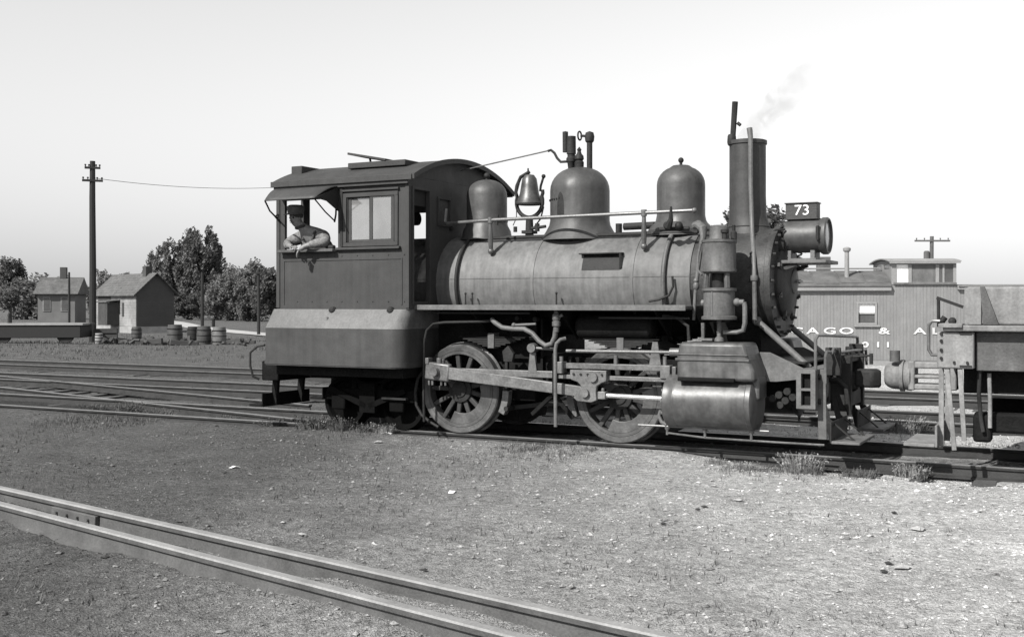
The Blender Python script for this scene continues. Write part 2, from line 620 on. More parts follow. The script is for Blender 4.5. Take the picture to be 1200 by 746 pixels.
def axis_pts(lo, hi, step, far):
    core = list(np.arange(lo, hi + 1e-6, step))
    out, s_, p = [], step, hi
    while p < far:
        s_ *= 1.22
        p += s_
        out.append(p)
    neg, s_, p = [], step, lo
    while p > -far:
        s_ *= 1.22
        p -= s_
        neg.append(p)
    return np.array(neg[::-1] + core + out)


gx = axis_pts(-7.0, 8.5, 0.07, 1500)
gy = axis_pts(-10.5, 3.0, 0.07, 1500)
GX, GY = np.meshgrid(gx, gy)
GZ = gz(GX, GY)
nx, ny = len(gx), len(gy)
co = np.stack([GX.ravel(), GY.ravel(), GZ.ravel()], 1)
ii = (np.arange(ny - 1)[:, None] * nx + np.arange(nx - 1)[None, :]).ravel()
quads = np.stack([ii, ii + 1, ii + nx + 1, ii + nx], 1)
me = bpy.data.meshes.new('ground')
me.vertices.add(len(co))
me.vertices.foreach_set('co', co.ravel())
me.loops.add(len(quads) * 4)
me.loops.foreach_set('vertex_index', quads.ravel())
me.polygons.add(len(quads))
me.polygons.foreach_set('loop_start', np.arange(len(quads)) * 4)
me.polygons.foreach_set('loop_total', np.full(len(quads), 4))
me.polygons.foreach_set('use_smooth', np.ones(len(quads), bool))
me.update()
me.validate()
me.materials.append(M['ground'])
ground = bpy.data.objects.new('ground', me)
COL.objects.link(ground)
ground['kind'] = 'structure'
ground['label'] = 'cinder ground of the rail yard'


def g1(x, y):
    return float(gz(x, y))


# pale road at the back, running from behind the shed towards the right
mb = MB()
a, b = Vector((-63.0, 57.0, 0)), Vector((-33.7, 34.9, 0))
d = (b - a).normalized()
nrm = Vector((-d.y, d.x, 0))
pts = []
for k in range(15):
    p = a - d * 30 + d * (8 * k)
    p += nrm * (0.9 * math.sin(k * 0.7))
    pts.append(p)
for k in range(14):
    q = [pts[k] - nrm * 0.85, pts[k + 1] - nrm * 0.85, pts[k + 1] + nrm * 0.85, pts[k] + nrm * 0.85]
    mb._add([(v.x, v.y, -0.05) for v in q], [(0, 1, 2, 3)])
o = obj('road', mb, 'road', kind='structure')
o['label'] = 'pale dirt road behind the shed'

# ------------------------------------------------------------------ tracks
RAILP = [(-0.062, -0.14), (0.062, -0.14), (0.062, -0.128), (0.012, -0.112), (0.008, -0.04), (0.03, -0.032), (0.034, -0.008),
         (0.026, 0), (-0.026, 0), (-0.034, -0.008), (-0.03, -0.032), (-0.008, -0.04), (-0.012, -0.112), (-0.062, -0.128)]


def rail_mb(path, z=0.0, hs=1.0):
    """a rail swept along a path of (x, y) points"""
    mb = MB()
    n = len(RAILP)
    P = [Vector((p[0], p[1], 0)) for p in path]
    vs = []
    for i, p in enumerate(P):
        d = (P[min(i + 1, len(P) - 1)] - P[max(i - 1, 0)]).normalized()
        nr = Vector((-d.y, d.x, 0))
        for a_, h in RAILP:
            q = p + nr * a_ * hs
            vs.append((q.x, q.y, z + h * hs))
    fs, mi = [], []
    for i in range(len(P) - 1):
        for k in range(n):
            k2 = (k + 1) % n
            fs.append((i * n + k, (i + 1) * n + k, (i + 1) * n + k2, i * n + k2))
            mi.append(1 if k in (6, 7, 8) else 0)
    fs += [tuple(range(n)), tuple(range((len(P) - 1) * n + n - 1, (len(P) - 1) * n - 1, -1))]
    mi += [0, 0]
    mb.v, mb.f, mb.mi = vs, fs, mi
    return mb


TIE_MESH = []
for k in range(4):
    rr = random.Random(k)
    t_ = MB()
    L, W_, Hh = 1.25 + rr.uniform(-.05, .05), 0.105, 0.07
    sec = []
    for yy in (-L, -L * 0.4, L * 0.4, L):
        sec.append([(-W_ + rr.uniform(-.012, .012), yy, -Hh), (W_ + rr.uniform(-.012, .012), yy, -Hh),
                    (W_ + rr.uniform(-.012, .012), yy, Hh + rr.uniform(-.01, .004)), (-W_ + rr.uniform(-.012, .012), yy, Hh + rr.uniform(-.01, .004))])
    vs = [p for s_ in sec for p in s_]
    fs = [(0, 1, 2, 3), (15, 14, 13, 12)]
    for i in range(3):
        for q in range(4):
            fs.append((i * 4 + q, (i + 1) * 4 + q, (i + 1) * 4 + (q + 1) % 4, i * 4 + (q + 1) % 4))
    t_._add(vs, fs)
    TIE_MESH.append(mesh('tie', t_, 'tie', 0))


def track(label, yc, x0, x1, z=0.0, spacing=0.56, group=None, rz=0.0):
    r = thing('railway_track', label, 'track', ((x0 + x1) / 2, yc, z), rz, group)
    L = x1 - x0
    for s_ in (-0.75, 0.75):
        k = int(L / 4) + 1
        path = [(-L / 2 + L * i / k, s_ + 0.006 * math.sin(i * 2.1 + yc)) for i in range(k + 1)]
        lobj('rail', rail_mb(path, 0), ['rail', 'railtop'], r)
    n = int(L / spacing)
    for i in range(n):
        linked('tie', TIE_MESH[i % 4], r, (-L / 2 + (i + 0.5) * spacing + random.uniform(-.05, .05), random.uniform(-.06, .06), -0.207 + random.uniform(-.012, .012)),
               (0, 0, R(random.uniform(-2, 2))))
    return r


track('rusty track under the locomotive and tender', 0.0, -16, 12, 0.0)
track('first empty track just behind the locomotive', 4.2, -30, 22, -0.01)
track('farthest empty track, nearest the barrels and shed', 8.3, -38, 24, -0.02)

# diverging track of the turnout
r = thing('turnout_track', 'diverging rails of the turnout running off behind the cab to the left', 'track', (-2.6, -0.4, 0))
dv = [(-2.6, -0.42), (-4.5, 0.02), (-6.5, 0.46), (-9.3, 1.12), (-13, 2.0), (-18, 3.1), (-26, 4.9)]
obj('rail', rail_mb(dv, 0.004), ['rail', 'railtop'], r)
obj('rail', rail_mb([(x + 0.33, y + 1.46) for x, y in dv[1:]], 0.004), ['rail', 'railtop'], r)
for i in range(24):
    t0 = i / 23
    x = -9.5 - 16 * t0
    y = 1.12 + (-9.3 - x) * 0.225 + 0.73
    o = linked('tie', TIE_MESH[i % 4], None, (x, y, -0.215), (0, 0, R(12.7)))
    o.parent = r
    o.matrix_parent_inverse = Matrix.Translation(-r.location)

# two old rails standing close together in the left foreground
for nm, lab, pa, pb, zz in (('old_rail', 'farther of the two old rails in the left foreground, with a joint bar', (-9.0, -4.75), (9.2, -8.59), 0.055),
                            ('old_rail', 'nearer of the two old rails in the left foreground', (-9.0, -4.95), (9.2, -9.12), 0.05)):
    o_r = thing(nm, lab, 'rail', (pa[0], pa[1], zz - 0.16), 0, 'old rails in the foreground')
    k = 12
    path = [(pa[0] + (pb[0] - pa[0]) * i / k, pa[1] + (pb[1] - pa[1]) * i / k) for i in range(k + 1)]
    obj('rail_bar', rail_mb(path, zz, 1.18), ['foundrail', 'foundtop'], o_r)
    dd = Vector((pb[0] - pa[0], pb[1] - pa[1], 0)).normalized()
    nn = Vector((-dd.y, dd.x, 0))
    if 'farther' in lab:
        c0 = Vector((0.02, pa[1] + (pb[1] - pa[1]) * (0.02 - pa[0]) / (pb[0] - pa[0]), zz - 0.085)) - nn * 0.033
        jb = obj('joint_bar', MB().bar(c0 - dd * 0.33, c0 + dd * 0.33, 0.04, 0.075), 'foundrail', o_r, bevel=0.006)
        for i in range(4):
            p = c0 + dd * (-0.24 + 0.16 * i) - nn * 0.022
            obj('bolt', MB().cyl(p, p - nn * 0.018, 0.012, 0.012, 6), 'foundrail', jb)
# ------------------------------------------------------------------ steam locomotive
LOCO = thing('steam_locomotive', 'small dark steam locomotive with three domes, square cab and number board 73', 'locomotive', (1.0, 0, 0))


SPLIT = {'corner_strip', 'board_bracket', 'small_pipes', 'washout_plugs', 'beam_bolts', 'shelf_bracket', 'guide_block', 'guide_bolt', 'lever_bracket',
         'yoke_brace', 'tank_filler_lug', 'beam_strap', 'link_block', 'number_board_rim', 'chest_lip', 'pump_valve', 'gauge', 'brake_beam', 'truck_side', 'truck', 'truck_frame'}


def islands(mb):
    par = list(range(len(mb.v)))

    def find(a):
        while par[a] != a:
            par[a] = par[par[a]]
            a = par[a]
        return a
    for f in mb.f:
        for q in f[1:]:
            par[find(q)] = find(f[0])
    out = {}
    for f in mb.f:
        out.setdefault(find(f[0]), []).append(f)
    res = []
    for fl in out.values():
        idx = sorted({q for f in fl for q in f})
        mp = {q: i for i, q in enumerate(idx)}
        n = MB()
        n._add([mb.v[q] for q in idx], [tuple(mp[q] for q in f) for f in fl])
        res.append(n)
    return res


def P(name, mb, m_, parent=None, **k):
    if name in SPLIT:
        os_ = [obj(name, q, m_, parent or LOCO, **k) for q in islands(mb)]
        return os_[0]
    return obj(name, mb, m_, parent or LOCO, **k)


BZ, BR = 1.89, 0.63

# boiler: lapped jacket courses
boiler = P('boiler', MB().lathe([(0.60, -1.2), (BR, -1.2), (BR, 2.97), (0.60, 2.97)], (0, 0, BZ), 'x', 64), 'jacket')
for x in (-0.14, 0.93, 2.25):
    P('boiler_band', MB().lathe([(BR + .001, x - .022), (BR + .007, x - .02), (BR + .007, x + .02), (BR + .001, x + .022)], (0, 0, BZ), 'x', 64), 'jacket', boiler)
# seam lap along the side
mb = MB()
aa = math.asin((1.95 - BZ) / BR)
for s_ in (-1,):
    yy = -math.cos(aa) * BR
    mb.box(-1.1, 2.96, yy - 0.005, yy + 0.02, 1.945, 1.955)
P('jacket_seam', mb, 'jacket', boiler)
P('dark_pipe', MB().tube([(.0, -.27, 2.475), (1.4, -.275, 2.475), (2.95, -.27, 2.475)], .026, 10), 'iron', boiler)  # dark tube laid along the dark line under the handrail
# strap and pipe running over the front and rear of the barrel
def hoop(x, r, rad, a0, a1, n=20, dx=0.0):
    return [(x + dx * i / n, -math.cos(a0 + (a1 - a0) * i / n) * rad, BZ + math.sin(a0 + (a1 - a0) * i / n) * rad) for i in range(n + 1)]


P('sand_pipe', MB().tube(hoop(2.66, .02, BR + .035, R(-24), R(75)), 0.028, 10), 'grey', boiler)
P('sand_pipe', MB().tube(hoop(-0.14, .02, BR + .03, R(-24), R(62)), 0.024, 10), 'iron', boiler)
# washout opening in the jacket with a lifted flap
cut_a = math.asin((2.13 - BZ) / BR)
mb = MB()
pl = []
for i in range(7):
    a_ = math.asin((2.035 - BZ) / BR) + (math.asin((2.235 - BZ) / BR) - math.asin((2.035 - BZ) / BR)) * i / 6
    pl.append((-math.cos(a_) * (BR + .004), BZ + math.sin(a_) * (BR + .004)))
poly = pl + [(p[0] + .05, p[1]) for p in pl[::-1]]
mb.prism(poly, 'x', 1.60, 2.10)
P('washout_recess', mb, 'iron', boiler)
mb = MB()
mb.bar((1.56, -math.cos(cut_a) * BR + .01, 2.235), (2.12, -math.cos(cut_a) * BR + .01, 2.235), 0.08, 0.016)
mb.bar((2.10, -0.60, 2.235), (2.11, -0.615, 2.05), 0.03, 0.02)
P('washout_flap', mb, 'iron', boiler, bevel=0.003)
# pipe running down and back near the front of the jacket
P('drain_pipe', MB().tube([(2.78, -0.675, 1.95), (2.79, -0.68, 1.83), (2.74, -0.68, 1.73), (2.62, -0.69, 1.68), (2.5, -0.7, 1.66)], 0.014, 8), 'iron', boiler)
for x in (0.12, 1.3, 0.02):
    P('oil_cup', MB().cyl((x, -0.69, 1.62), (x, -0.69, 1.75), 0.012, 0.009, 8).ball((x, -0.69, 1.76), 0.016, 8, 6), 'iron', boiler)

# running board
rb = P('running_board', MB().box(-0.47, 3.10, -1.12, -0.55, 1.575, 1.612), 'grey', bevel=0.006)
P('board_edge', MB().box(-0.47, 3.10, -1.135, -1.122, 1.555, 1.618), 'grey', rb, bevel=0.004)
P('running_board', MB().box(-0.47, 3.10, 0.55, 1.12, 1.575, 1.612), 'grey', bevel=0.006)
mb = MB()
for x in (0.3, 1.5, 2.7):
    mb.prism([(-1.08, 1.57), (-0.5, 1.57), (-0.5, 1.2)], 'x', x - .012, x + .012)
P('board_bracket', mb, 'grime', rb)

# firebox, ashpan and frames: the dark mass behind the wheels
P('firebox', MB().box(-0.55, 0.95, -0.55, 0.55, 0.42, 1.6), 'grime', bevel=0.02)
P('ashpan', MB().prism([(-0.5, 0.42), (0.5, 0.42), (0.38, 0.16), (-0.38, 0.16)], 'x', -0.5, 0.62), 'grime')
for y in (-0.52, 0.52):
    fr = P('frame', MB().prism([(-2.7, 0.62), (-2.7, 0.92), (-0.6, 0.98), (4.3, 0.98), (4.3, 0.62), (3.0, 0.56), (2.6, 0.5), (1.7, 0.5), (1.4, 0.62), (0.6, 0.62), (0.4, 0.5), (-0.5, 0.5), (-0.8, 0.62)], 'y', y - .045, y + .045), 'grime', bevel=0.008)
# dark shell round the belly: shade below the running board put into colour
P('belly_shade', MB().lathe([(BR - .02, -0.4), (BR - .02, 3.0)], (0, 0, BZ - .04), 'x', 48), 'grime')
P('waist_sheet', MB().box(1.05, 1.08, -0.62, 0.62, 0.7, 1.45), 'grime')
P('air_reservoir', MB().lathe([(0, 0), (.12, .02), (.15, .06), (.15, .94), (.12, .98), (0, 1)], (1.6, -0.72, 1.36), 'x', 24), 'grime')

# ---- domes
def dome(x, r, z0, z1, flare, name, m_='dome'):
    h = z1 - z0
    rs = [(flare, z0 - .03), (flare - .03, z0 + .02), (r + .05, z0 + .09), (r + .012, z0 + .16), (r, z0 + .22)]
    body = z1 - r * 0.80
    rs.append((r, body))
    for i in range(1, 9):
        t = math.pi / 2 * i / 8
        rs.append((max(r * math.cos(t) ** 0.85, 0.0) if i < 8 else 0.0, body + r * 0.80 * math.sin(t)))
    return P(name, MB().lathe(rs, (x, 0, 0), 'z', 48), m_)


def saddle(d_, x, r, flare):
    pass


sd = dome(-0.06, 0.268, 2.50, 3.27, 0.36, 'sand_dome')
P('lid_knob', MB().cyl((-.06, 0, 3.25), (-.06, 0, 3.31), .02).ball((-.06, 0, 3.325), .04), 'iron', sd)
P('dome_ring', MB().lathe([(.27, 2.70), (.279, 2.705), (.279, 2.73), (.27, 2.735)], (-.06, 0, 0), 'z', 40), 'dome', sd)
st = dome(1.295, 0.378, 2.46, 3.36, 0.50, 'steam_dome')
mb = MB()
for i in range(9):
    t = R(196 + 7 * i)
    p = Vector((1.295 + math.cos(t) * .378, math.sin(t) * .378, 2.94 + (.0 if i < 8 else .01)))
    mb.cyl(p, p + Vector((math.cos(t), math.sin(t), 0)) * .012, .013, .01, 6)
P('rivets', mb, 'iron', st, kind='stuff')
# oil streak down the dome below the whistle
mb = MB()
vs, fs = [], []
prof = [(3.02, .003, .01), (2.98, .003, .035), (2.90, .003, .05), (2.78, .003, .055), (2.70, .004, .05)]
for z, off, hw in prof:
    for q in range(6):
        t = R(255) + (q / 2.5 - 1) * hw / .378
        vs.append((1.295 + math.cos(t) * (.378 + off), math.sin(t) * (.378 + off), z))
for i in range(len(prof) - 1):
    for q in range(5):
        fs.append((6 * i + q, 6 * i + q + 1, 6 * i + q + 7, 6 * i + q + 6))
P('oil_stain', MB()._add(vs, fs), 'iron', st)
sn = dome(2.644, 0.292, 2.48, 3.30, 0.40, 'sand_dome')
P('lid_knob', MB().cyl((2.644, 0, 3.28), (2.644, 0, 3.36), .018).ball((2.644, 0, 3.37), .035), 'iron', sn)
P('dome_cap', MB().lathe([(.13, 3.26), (.13, 3.285), (.1, 3.305), (0, 3.31)], (2.644, 0, 0), 'z', 32), 'dome', sn)
P('dome_skirt', MB().lathe([(.40, 2.47), (.40, 2.52), (.37, 2.56), (.31, 2.62)], (2.644, 0, 0), 'z', 40), 'dome', sn)

# whistle, safety valve and turret pipe on the steam dome
wh = P('whistle', MB().lathe([(.035, 3.30), (.05, 3.42), (.065, 3.44), (.065, 3.48), (.05, 3.50), (.05, 3.53), (.06, 3.535), (.058, 3.76), (.0, 3.765)], (1.175, 0, 0), 'z', 20), 'iron')
P('whistle_bell', MB().lathe([(.034, 3.56), (.036, 3.82), (0, 3.83)], (1.10, -.02, 0), 'z', 16), 'iron', wh)
P('whistle_lever', MB().tube([(1.13, -.03, 3.44), (1.04, -.03, 3.44), (0.99, -.03, 3.49), (0.95, -.03, 3.56), (0.9, -.03, 3.60), (0.86, -.03, 3.59)], .017, 8), 'iron', wh)
P('whistle_rod', MB().tube([(0.87, -.03, 3.595), (-0.45, -.02, 3.41)], .009, 6), 'grey', wh)
sv = P('safety_valve', MB().lathe([(.055, 3.3), (.06, 3.42), (.045, 3.44), (.06, 3.46), (.055, 3.50), (.03, 3.53), (.022, 3.56), (.03, 3.58), (0, 3.62)], (1.30, -.03, 0), 'z', 18), 'iron')
sp = P('valve_pipe', MB().cyl((1.43, 0, 3.3), (1.43, 0, 3.68), .036, .036, 14).lathe([(.036, 3.66), (.055, 3.68), (.062, 3.74), (.05, 3.79), (.0, 3.81)], (1.43, 0, 0), 'z', 14), 'iron')
P('valve_wheel', MB().cyl((1.40, -.02, 3.745), (1.33, -.06, 3.75), .016).tube([(1.32 + .0 * k, -.06 + .055 * math.cos(k * R(30)), 3.75 + .055 * math.sin(k * R(30))) for k in range(13)], .011, 6), 'iron', sp)

# bell in its yoke
bl = P('bell', MB().lathe([(.0, 3.31), (.06, 3.30), (.095, 3.25), (.11, 3.16), (.125, 3.06), (.16, 2.97), (.185, 2.93), (.18, 2.915), (.15, 2.93)], (0.575, 0, 0), 'z', 32), 'brass')
mb = MB()
yk = []
for i in range(17):
    t = R(-20) + R(220) * i / 16
    yk.append((0.575 - .19 * math.cos(t) * (1 if math.sin(t) < 0.4 else 1), 0, 2.95 - .20 * math.sin(t)))
mb.tube(yk, .026, 10)
for s_ in (-1, 1):
    mb.tube([(0.575 + s_ * .17, 0, 2.99), (0.575 + s_ * .2, 0, 3.08), (0.575 + s_ * .185, 0, 3.17), (0.575 + s_ * .13, 0, 3.28), (0.575, 0, 3.34)] if s_ < 0 else [(0.575 + .17, 0, 2.99), (0.575 + .195, 0, 3.06), (.575 + .19, 0, 3.10)], .024, 8)
mb.cyl((0.575, 0, 2.52), (0.575, 0, 2.76), .055, .045)
mb.box(.5, .65, -.08, .08, 2.54, 2.58)
P('bell_yoke', mb, 'iron', bl)
P('bell_crank', MB().tube([(0.74, -.02, 3.08), (0.755, -.03, 3.15), (0.79, -.03, 3.25)], .016, 8).ball((.795, -.03, 3.27), .028, 10, 6), 'iron', bl)
P('bell_finial', MB().cyl((.555, 0, 3.3), (.555, 0, 3.39), .014, .01, 8), 'iron', bl)
P('bell_cord', MB().tube([(.44, -.02, 3.2), (.40, -.03, 3.05), (.40, -.03, 2.75), (.36, -.05, 2.65)], .006, 6), 'iron', bl)
mb = MB()
mb.cyl((.42, -.1, 2.56), (.42, -.1, 2.63), .025).cyl((.74, -.1, 2.56), (.74, -.1, 2.66), .03).cyl((.66, -.1, 2.6), (.86, -.1, 2.62), .02)
mb.tube([(.7, -.1, 2.62), (.8, -.12, 2.72), (.88, -.2, 2.86)], .01, 6)
P('bell_ringer', mb, 'iron', bl)
# oblong fitting and small vent between steam and front dome
P('check_valve', MB().cyl((1.95, -.12, 2.58), (2.35, -.12, 2.585), .045, .045, 12).cyl((1.88, -.12, 2.5), (1.88, -.12, 2.62), .04), 'iron', boiler)

# handrail along the boiler
hr = P('handrail', MB().tube([(-.37, -.52, 2.86), (-.37, -.55, 2.68), (-.31, -.59, 2.665), (.34, -.60, 2.685), (2.42, -.60, 2.70), (3.01, -.60, 2.705)], .022, 10).ball((3.02, -.60, 2.705), .032, 10, 6), 'handrail')
for x, z in ((.33, 2.685), (2.40, 2.70)):
    mb = MB()
    mb.tube([(x, -.60, z), (x, -.60, z - .11), (x - .01, -.575, z - .26), (x - .02, -.545, z - .38)], [.022, .026, .034, .026], 10)
    mb.ball((x - .02, -.55, z - .39), .04, 10, 6)
    mb.cyl((x, -.60, z - .04), (x, -.60, z + .035), .034)
    P('rail_stanchion', mb, 'handrail', hr)
P('rail_clip', MB().cyl((.42, -.59, 2.62), (.43, -.59, 2.75), .016), 'iron', hr)
mb = MB()
mb.tube([(2.78, -.72, 2.75), (2.77, -.7, 2.60), (2.72, -.66, 2.52)], [.012, .03, .05], 8)
mb.ball((2.84, -.62, 2.53), .05, 10, 6).ball((2.70, -.64, 2.54), .045, 10, 6)
mb.cyl((2.6, -.6, 2.5), (2.95, -.58, 2.5), .025)
P('injector_check', mb, 'iron', boiler)

# ---- smokebox and stack
sb = P('smokebox', MB().lathe([(.58, 2.95), (.615, 2.96), (.615, 3.86), (.60, 3.88)], (0, 0, BZ), 'x', 56), 'smokebox')
P('smokebox_front', MB().lathe([(.0, 3.89), (.40, 3.89), (.41, 3.905), (.64, 3.905), (.645, 3.89), (.645, 3.84), (.62, 3.83)][::-1], (0, 0, BZ), 'x', 56), 'smokebox', sb)
fd = P('smokebox_door', MB().lathe([(.42, 3.905), (.42, 3.935), (.40, 3.955), (.30, 3.99), (.15, 4.02), (0, 4.03)], (0, 0, BZ), 'x', 48), 'smokebox')
mb = MB()
for i in range(24):
    t = 2 * math.pi * i / 24
    mb.cyl((3.90, math.cos(t) * .60, BZ + math.sin(t) * .60), (3.945, math.cos(t) * .60, BZ + math.sin(t) * .60), .017, .015, 6)
    p = Vector((3.66, math.cos(t) * .615, BZ + math.sin(t) * .615))
    q = Vector((3.66, math.cos(t) * .63, BZ + math.sin(t) * .63))
    mb.cyl(p, q, .016, .012, 6)
P('rivets', mb, 'smokebox', sb, kind='stuff')
for i in range(8):
    t = 2 * math.pi * (i + .5) / 8
    c_, s_ = math.cos(t), math.sin(t)
    P('door_clamp', MB().bar((3.955, c_ * .36, BZ + s_ * .36), (3.955, c_ * .48, BZ + s_ * .48), .045, .03, (1, 0, 0)).cyl((3.93, c_ * .45, BZ + s_ * .45), (3.99, c_ * .45, BZ + s_ * .45), .02, .02, 6), 'smokebox', fd)
P('door_boss', MB().lathe([(.14, 4.01), (.14, 4.03), (.11, 4.045), (0, 4.05)], (0, 0, BZ), 'x', 24), 'grey', fd)
P('door_handle', MB().cyl((4.04, 0, BZ), (4.10, 0, BZ), .018).bar((4.09, -.1, BZ), (4.09, .1, BZ), .02, .02), 'steel', fd)
P('smokebox_saddle', MB().prism([(-.5, .95), (.5, .95), (.42, 1.15), (.5, 1.42), (-.5, 1.42), (-.42, 1.15)], 'x', 3.05, 3.75), 'grime')

mb = MB()
rings = [(2.16, 3.06, 4.00, .50), (2.24, 3.12, 3.93, .42), (2.33, 3.18, 3.86, .34), (2.43, 3.22, 3.785, .275), (2.54, 3.245, 3.725, .235), (2.68, 3.256, 3.69, .217), (2.9, 3.258, 3.682, .212), (3.30, 3.258, 3.682, .212),
         (3.50, 3.258, 3.682, .212), (3.503, 3.244, 3.696, .226), (3.545, 3.244, 3.696, .226), (3.55, 3.258, 3.682, .212), (3.55, 3.28, 3.66, .19), (3.2, 3.28, 3.66, .19)]
vs, fs = [], []
for z, xa, xb, ry in rings:
    for k in range(48):
        t = 2 * math.pi * k / 48
        vs.append(((xa + xb) / 2 + (xb - xa) / 2 * math.cos(t), ry * math.sin(t), z))
for i in range(len(rings) - 1):
    for k in range(48):
        k2 = (k + 1) % 48
        fs.append((i * 48 + k, i * 48 + k2, (i + 1) * 48 + k2, (i + 1) * 48 + k))
fs.append(tuple(range((len(rings) - 1) * 48, len(rings) * 48)))
mb._add(vs, fs)
stk = P('smokestack', mb, 'stack')
P('stack_seam', MB().tube([(3.485 + .245 * math.cos(R(a_)), .24 * math.sin(R(a_)), 2.535) for a_ in range(180, 361, 15)], .008, 6), 'stack', stk)
P('exhaust_pipe', MB().tube([(3.74, -.64, 1.45), (3.74, -.66, 1.85), (3.735, -.65, 2.0), (3.71, -.58, 2.15), (3.665, -.45, 2.30), (3.62, -.33, 2.45), (3.595, -.265, 2.65), (3.58, -.25, 3.0), (3.575, -.245, 3.56), (3.56, -.235, 3.66)], [.026] * 8 + [.03, .034], 10), 'pipe', stk)
P('pipe_clamp', MB().lathe([(.04, -.03), (.045, 0), (.04, .03)], (3.737, -.655, 1.92), 'z', 12), 'pipe', stk)
P('blower_pipe', MB().tube([(3.33, -.12, 3.45), (3.33, -.12, 3.62), (3.355, -.12, 4.0)], [.03, .034, .036], 8).cyl((3.385, -.12, 3.75), (3.42, -.12, 3.72), .02), 'iron', stk)
P('blower_collar', MB().lathe([(.05, 3.5), (.055, 3.53), (.05, 3.6), (.04, 3.62)], (3.315, -.12, 0), 'z', 12), 'iron', stk)

# ---- headlight, its shelf and number board
sh_ = P('headlight_shelf', MB().box(3.80, 4.46, -.34, .30, 2.085, 2.125), 'grey', bevel=0.008)
P('shelf_bracket', MB().bar((3.85, -.28, 1.98), (4.12, -.28, 2.08), .05, .04).bar((3.85, .24, 1.98), (4.12, .24, 2.08), .05, .04).cyl((3.96, -.2, 1.86), (3.96, -.2, 2.09), .035), 'smokebox', sh_)
hl = P('headlight', MB().lathe([(0, 3.935), (.16, 3.935), (.188, 3.955), (.188, 4.33), (.20, 4.34), (.212, 4.36), (.212, 4.41), (.20, 4.425), (.185, 4.425), (.18, 4.40)], (0, -.02, 2.405), 'x', 44), 'dome')
P('headlight_lens', MB().lathe([(.185, 4.395), (.12, 4.405), (0, 4.41)], (0, -.02, 2.405), 'x', 36), 'lens', hl)
P('headlight_foot', MB().box(3.97, 4.02, -.15, .12, 2.12, 2.24).box(4.24, 4.29, -.15, .12, 2.12, 2.24).box(3.95, 4.31, -.17, .14, 2.125, 2.15), 'grey', hl, bevel=0.004)
P('door_hinge', MB().box(4.32, 4.37, -.235, -.20, 2.36, 2.50).cyl((4.345, -.24, 2.35), (4.345, -.24, 2.51), .016), 'iron', hl)
P('top_vent', MB().box(4.0, 4.24, -.09, .05, 2.57, 2.605), 'iron', hl)
nb = P('number_board', MB().box(3.945, 4.305, -.10, .06, 2.605, 2.785), 'plate', bevel=0.005)
P('number_board_rim', MB().box(3.935, 4.315, -.115, .075, 2.598, 2.612).box(3.935, 4.315, -.115, .075, 2.778, 2.79), 'plate', nb, bevel=0.002)
P('generator', MB().lathe([(0, -.13), (.08, -.13), (.105, -.09), (.105, .09), (.08, .13), (0, .13)], (3.83, -.16, 2.30), 'x', 24), 'iron')
P('conduit', MB().tube([(3.80, -.3, 2.22), (3.79, -.3, 2.33), (3.82, -.3, 2.42), (3.88, -.3, 2.47), (3.97, -.22, 2.48)], .012, 8), 'iron')


def text_part(txt, size, parent, m_, xform, name='lettering', sx=1.0, ext=0.003, bold=0.0):
    cu = bpy.data.curves.new(name, 'FONT')
    cu.body = txt
    cu.size = size
    cu.extrude = ext
    cu.offset = bold
    cu.align_x = 'CENTER'
    cu.align_y = 'CENTER'
    ob = bpy.data.objects.new(name + '_curve', cu)
    COL.objects.link(ob)
    dg = bpy.context.evaluated_depsgraph_get()
    me_ = bpy.data.meshes.new_from_object(ob.evaluated_get(dg))
    bpy.data.objects.remove(ob)
    bpy.data.curves.remove(cu)
    me_.transform(Matrix.Diagonal((sx, 1, 1, 1)))
    me_.transform(xform)
    me_.name = name
    me_.materials.clear()
    me_.materials.append(M[m_])
    o_ = bpy.data.objects.new(name, me_)
    COL.objects.link(o_)
    o_.parent = parent
    return o_


STAND = Matrix.Rotation(R(90), 4, 'X')
text_part('73', 0.165, nb, 'white', Matrix.Translation((4.135, -.104, 2.697)) @ STAND, 'numeral', 1.1)

# ---- air pump on the side of the smokebox
PX, PY = 3.42, -.93
pump = P('air_pump', MB().lathe([(.17, 1.97), (.192, 1.985), (.192, 2.01), (.185, 2.02), (.185, 2.30), (.195, 2.31), (.195, 2.335), (.12, 2.345), (.11, 2.36), (.105, 2.48), (.07, 2.50), (0, 2.505)], (PX, PY, 0), 'z', 36), 'pump')
P('pump_air_cylinder', MB().lathe([(.18, 1.455), (.195, 1.46), (.195, 1.49), (.172, 1.50), (.172, 1.765), (.192, 1.775), (.192, 1.805), (.1, 1.81)], (PX, PY, 0), 'z', 36), 'pump', pump)
mb = MB().cyl((PX, PY, 1.80), (PX, PY, 1.98), .075, .085, 20)
P('pump_centre', mb, 'iron', pump)
for dx in (-.13, .12):
    P('pump_post', MB().bar((PX + dx, PY - .09, 1.80), (PX + dx * .9, PY - .08, 1.98), .055, .05), 'pump', pump, bevel=0.01)
P('pump_rod', MB().lathe([(.055, 1.22), (.05, 1.25), (.026, 1.27), (.026, 1.31), (.034, 1.32), (.026, 1.34), (.026, 1.46)], (PX, PY, 0), 'z', 14), 'pipe', pump)
P('pump_strip', MB().box(PX - .035, PX - .02, PY - .176, PY - .168, 1.50, 1.77), 'handrail', pump)
P('pump_valve', MB().lathe([(.035, 2.3), (.035, 2.42), (.02, 2.44), (.02, 2.5)], (PX + .15, PY + .05, 0), 'z', 12).lathe([(.03, 2.3), (.03, 2.40), (.045, 2.41), (.045, 2.44), (0, 2.45)], (PX + .1, PY - .12, 0), 'z', 12), 'iron', pump)
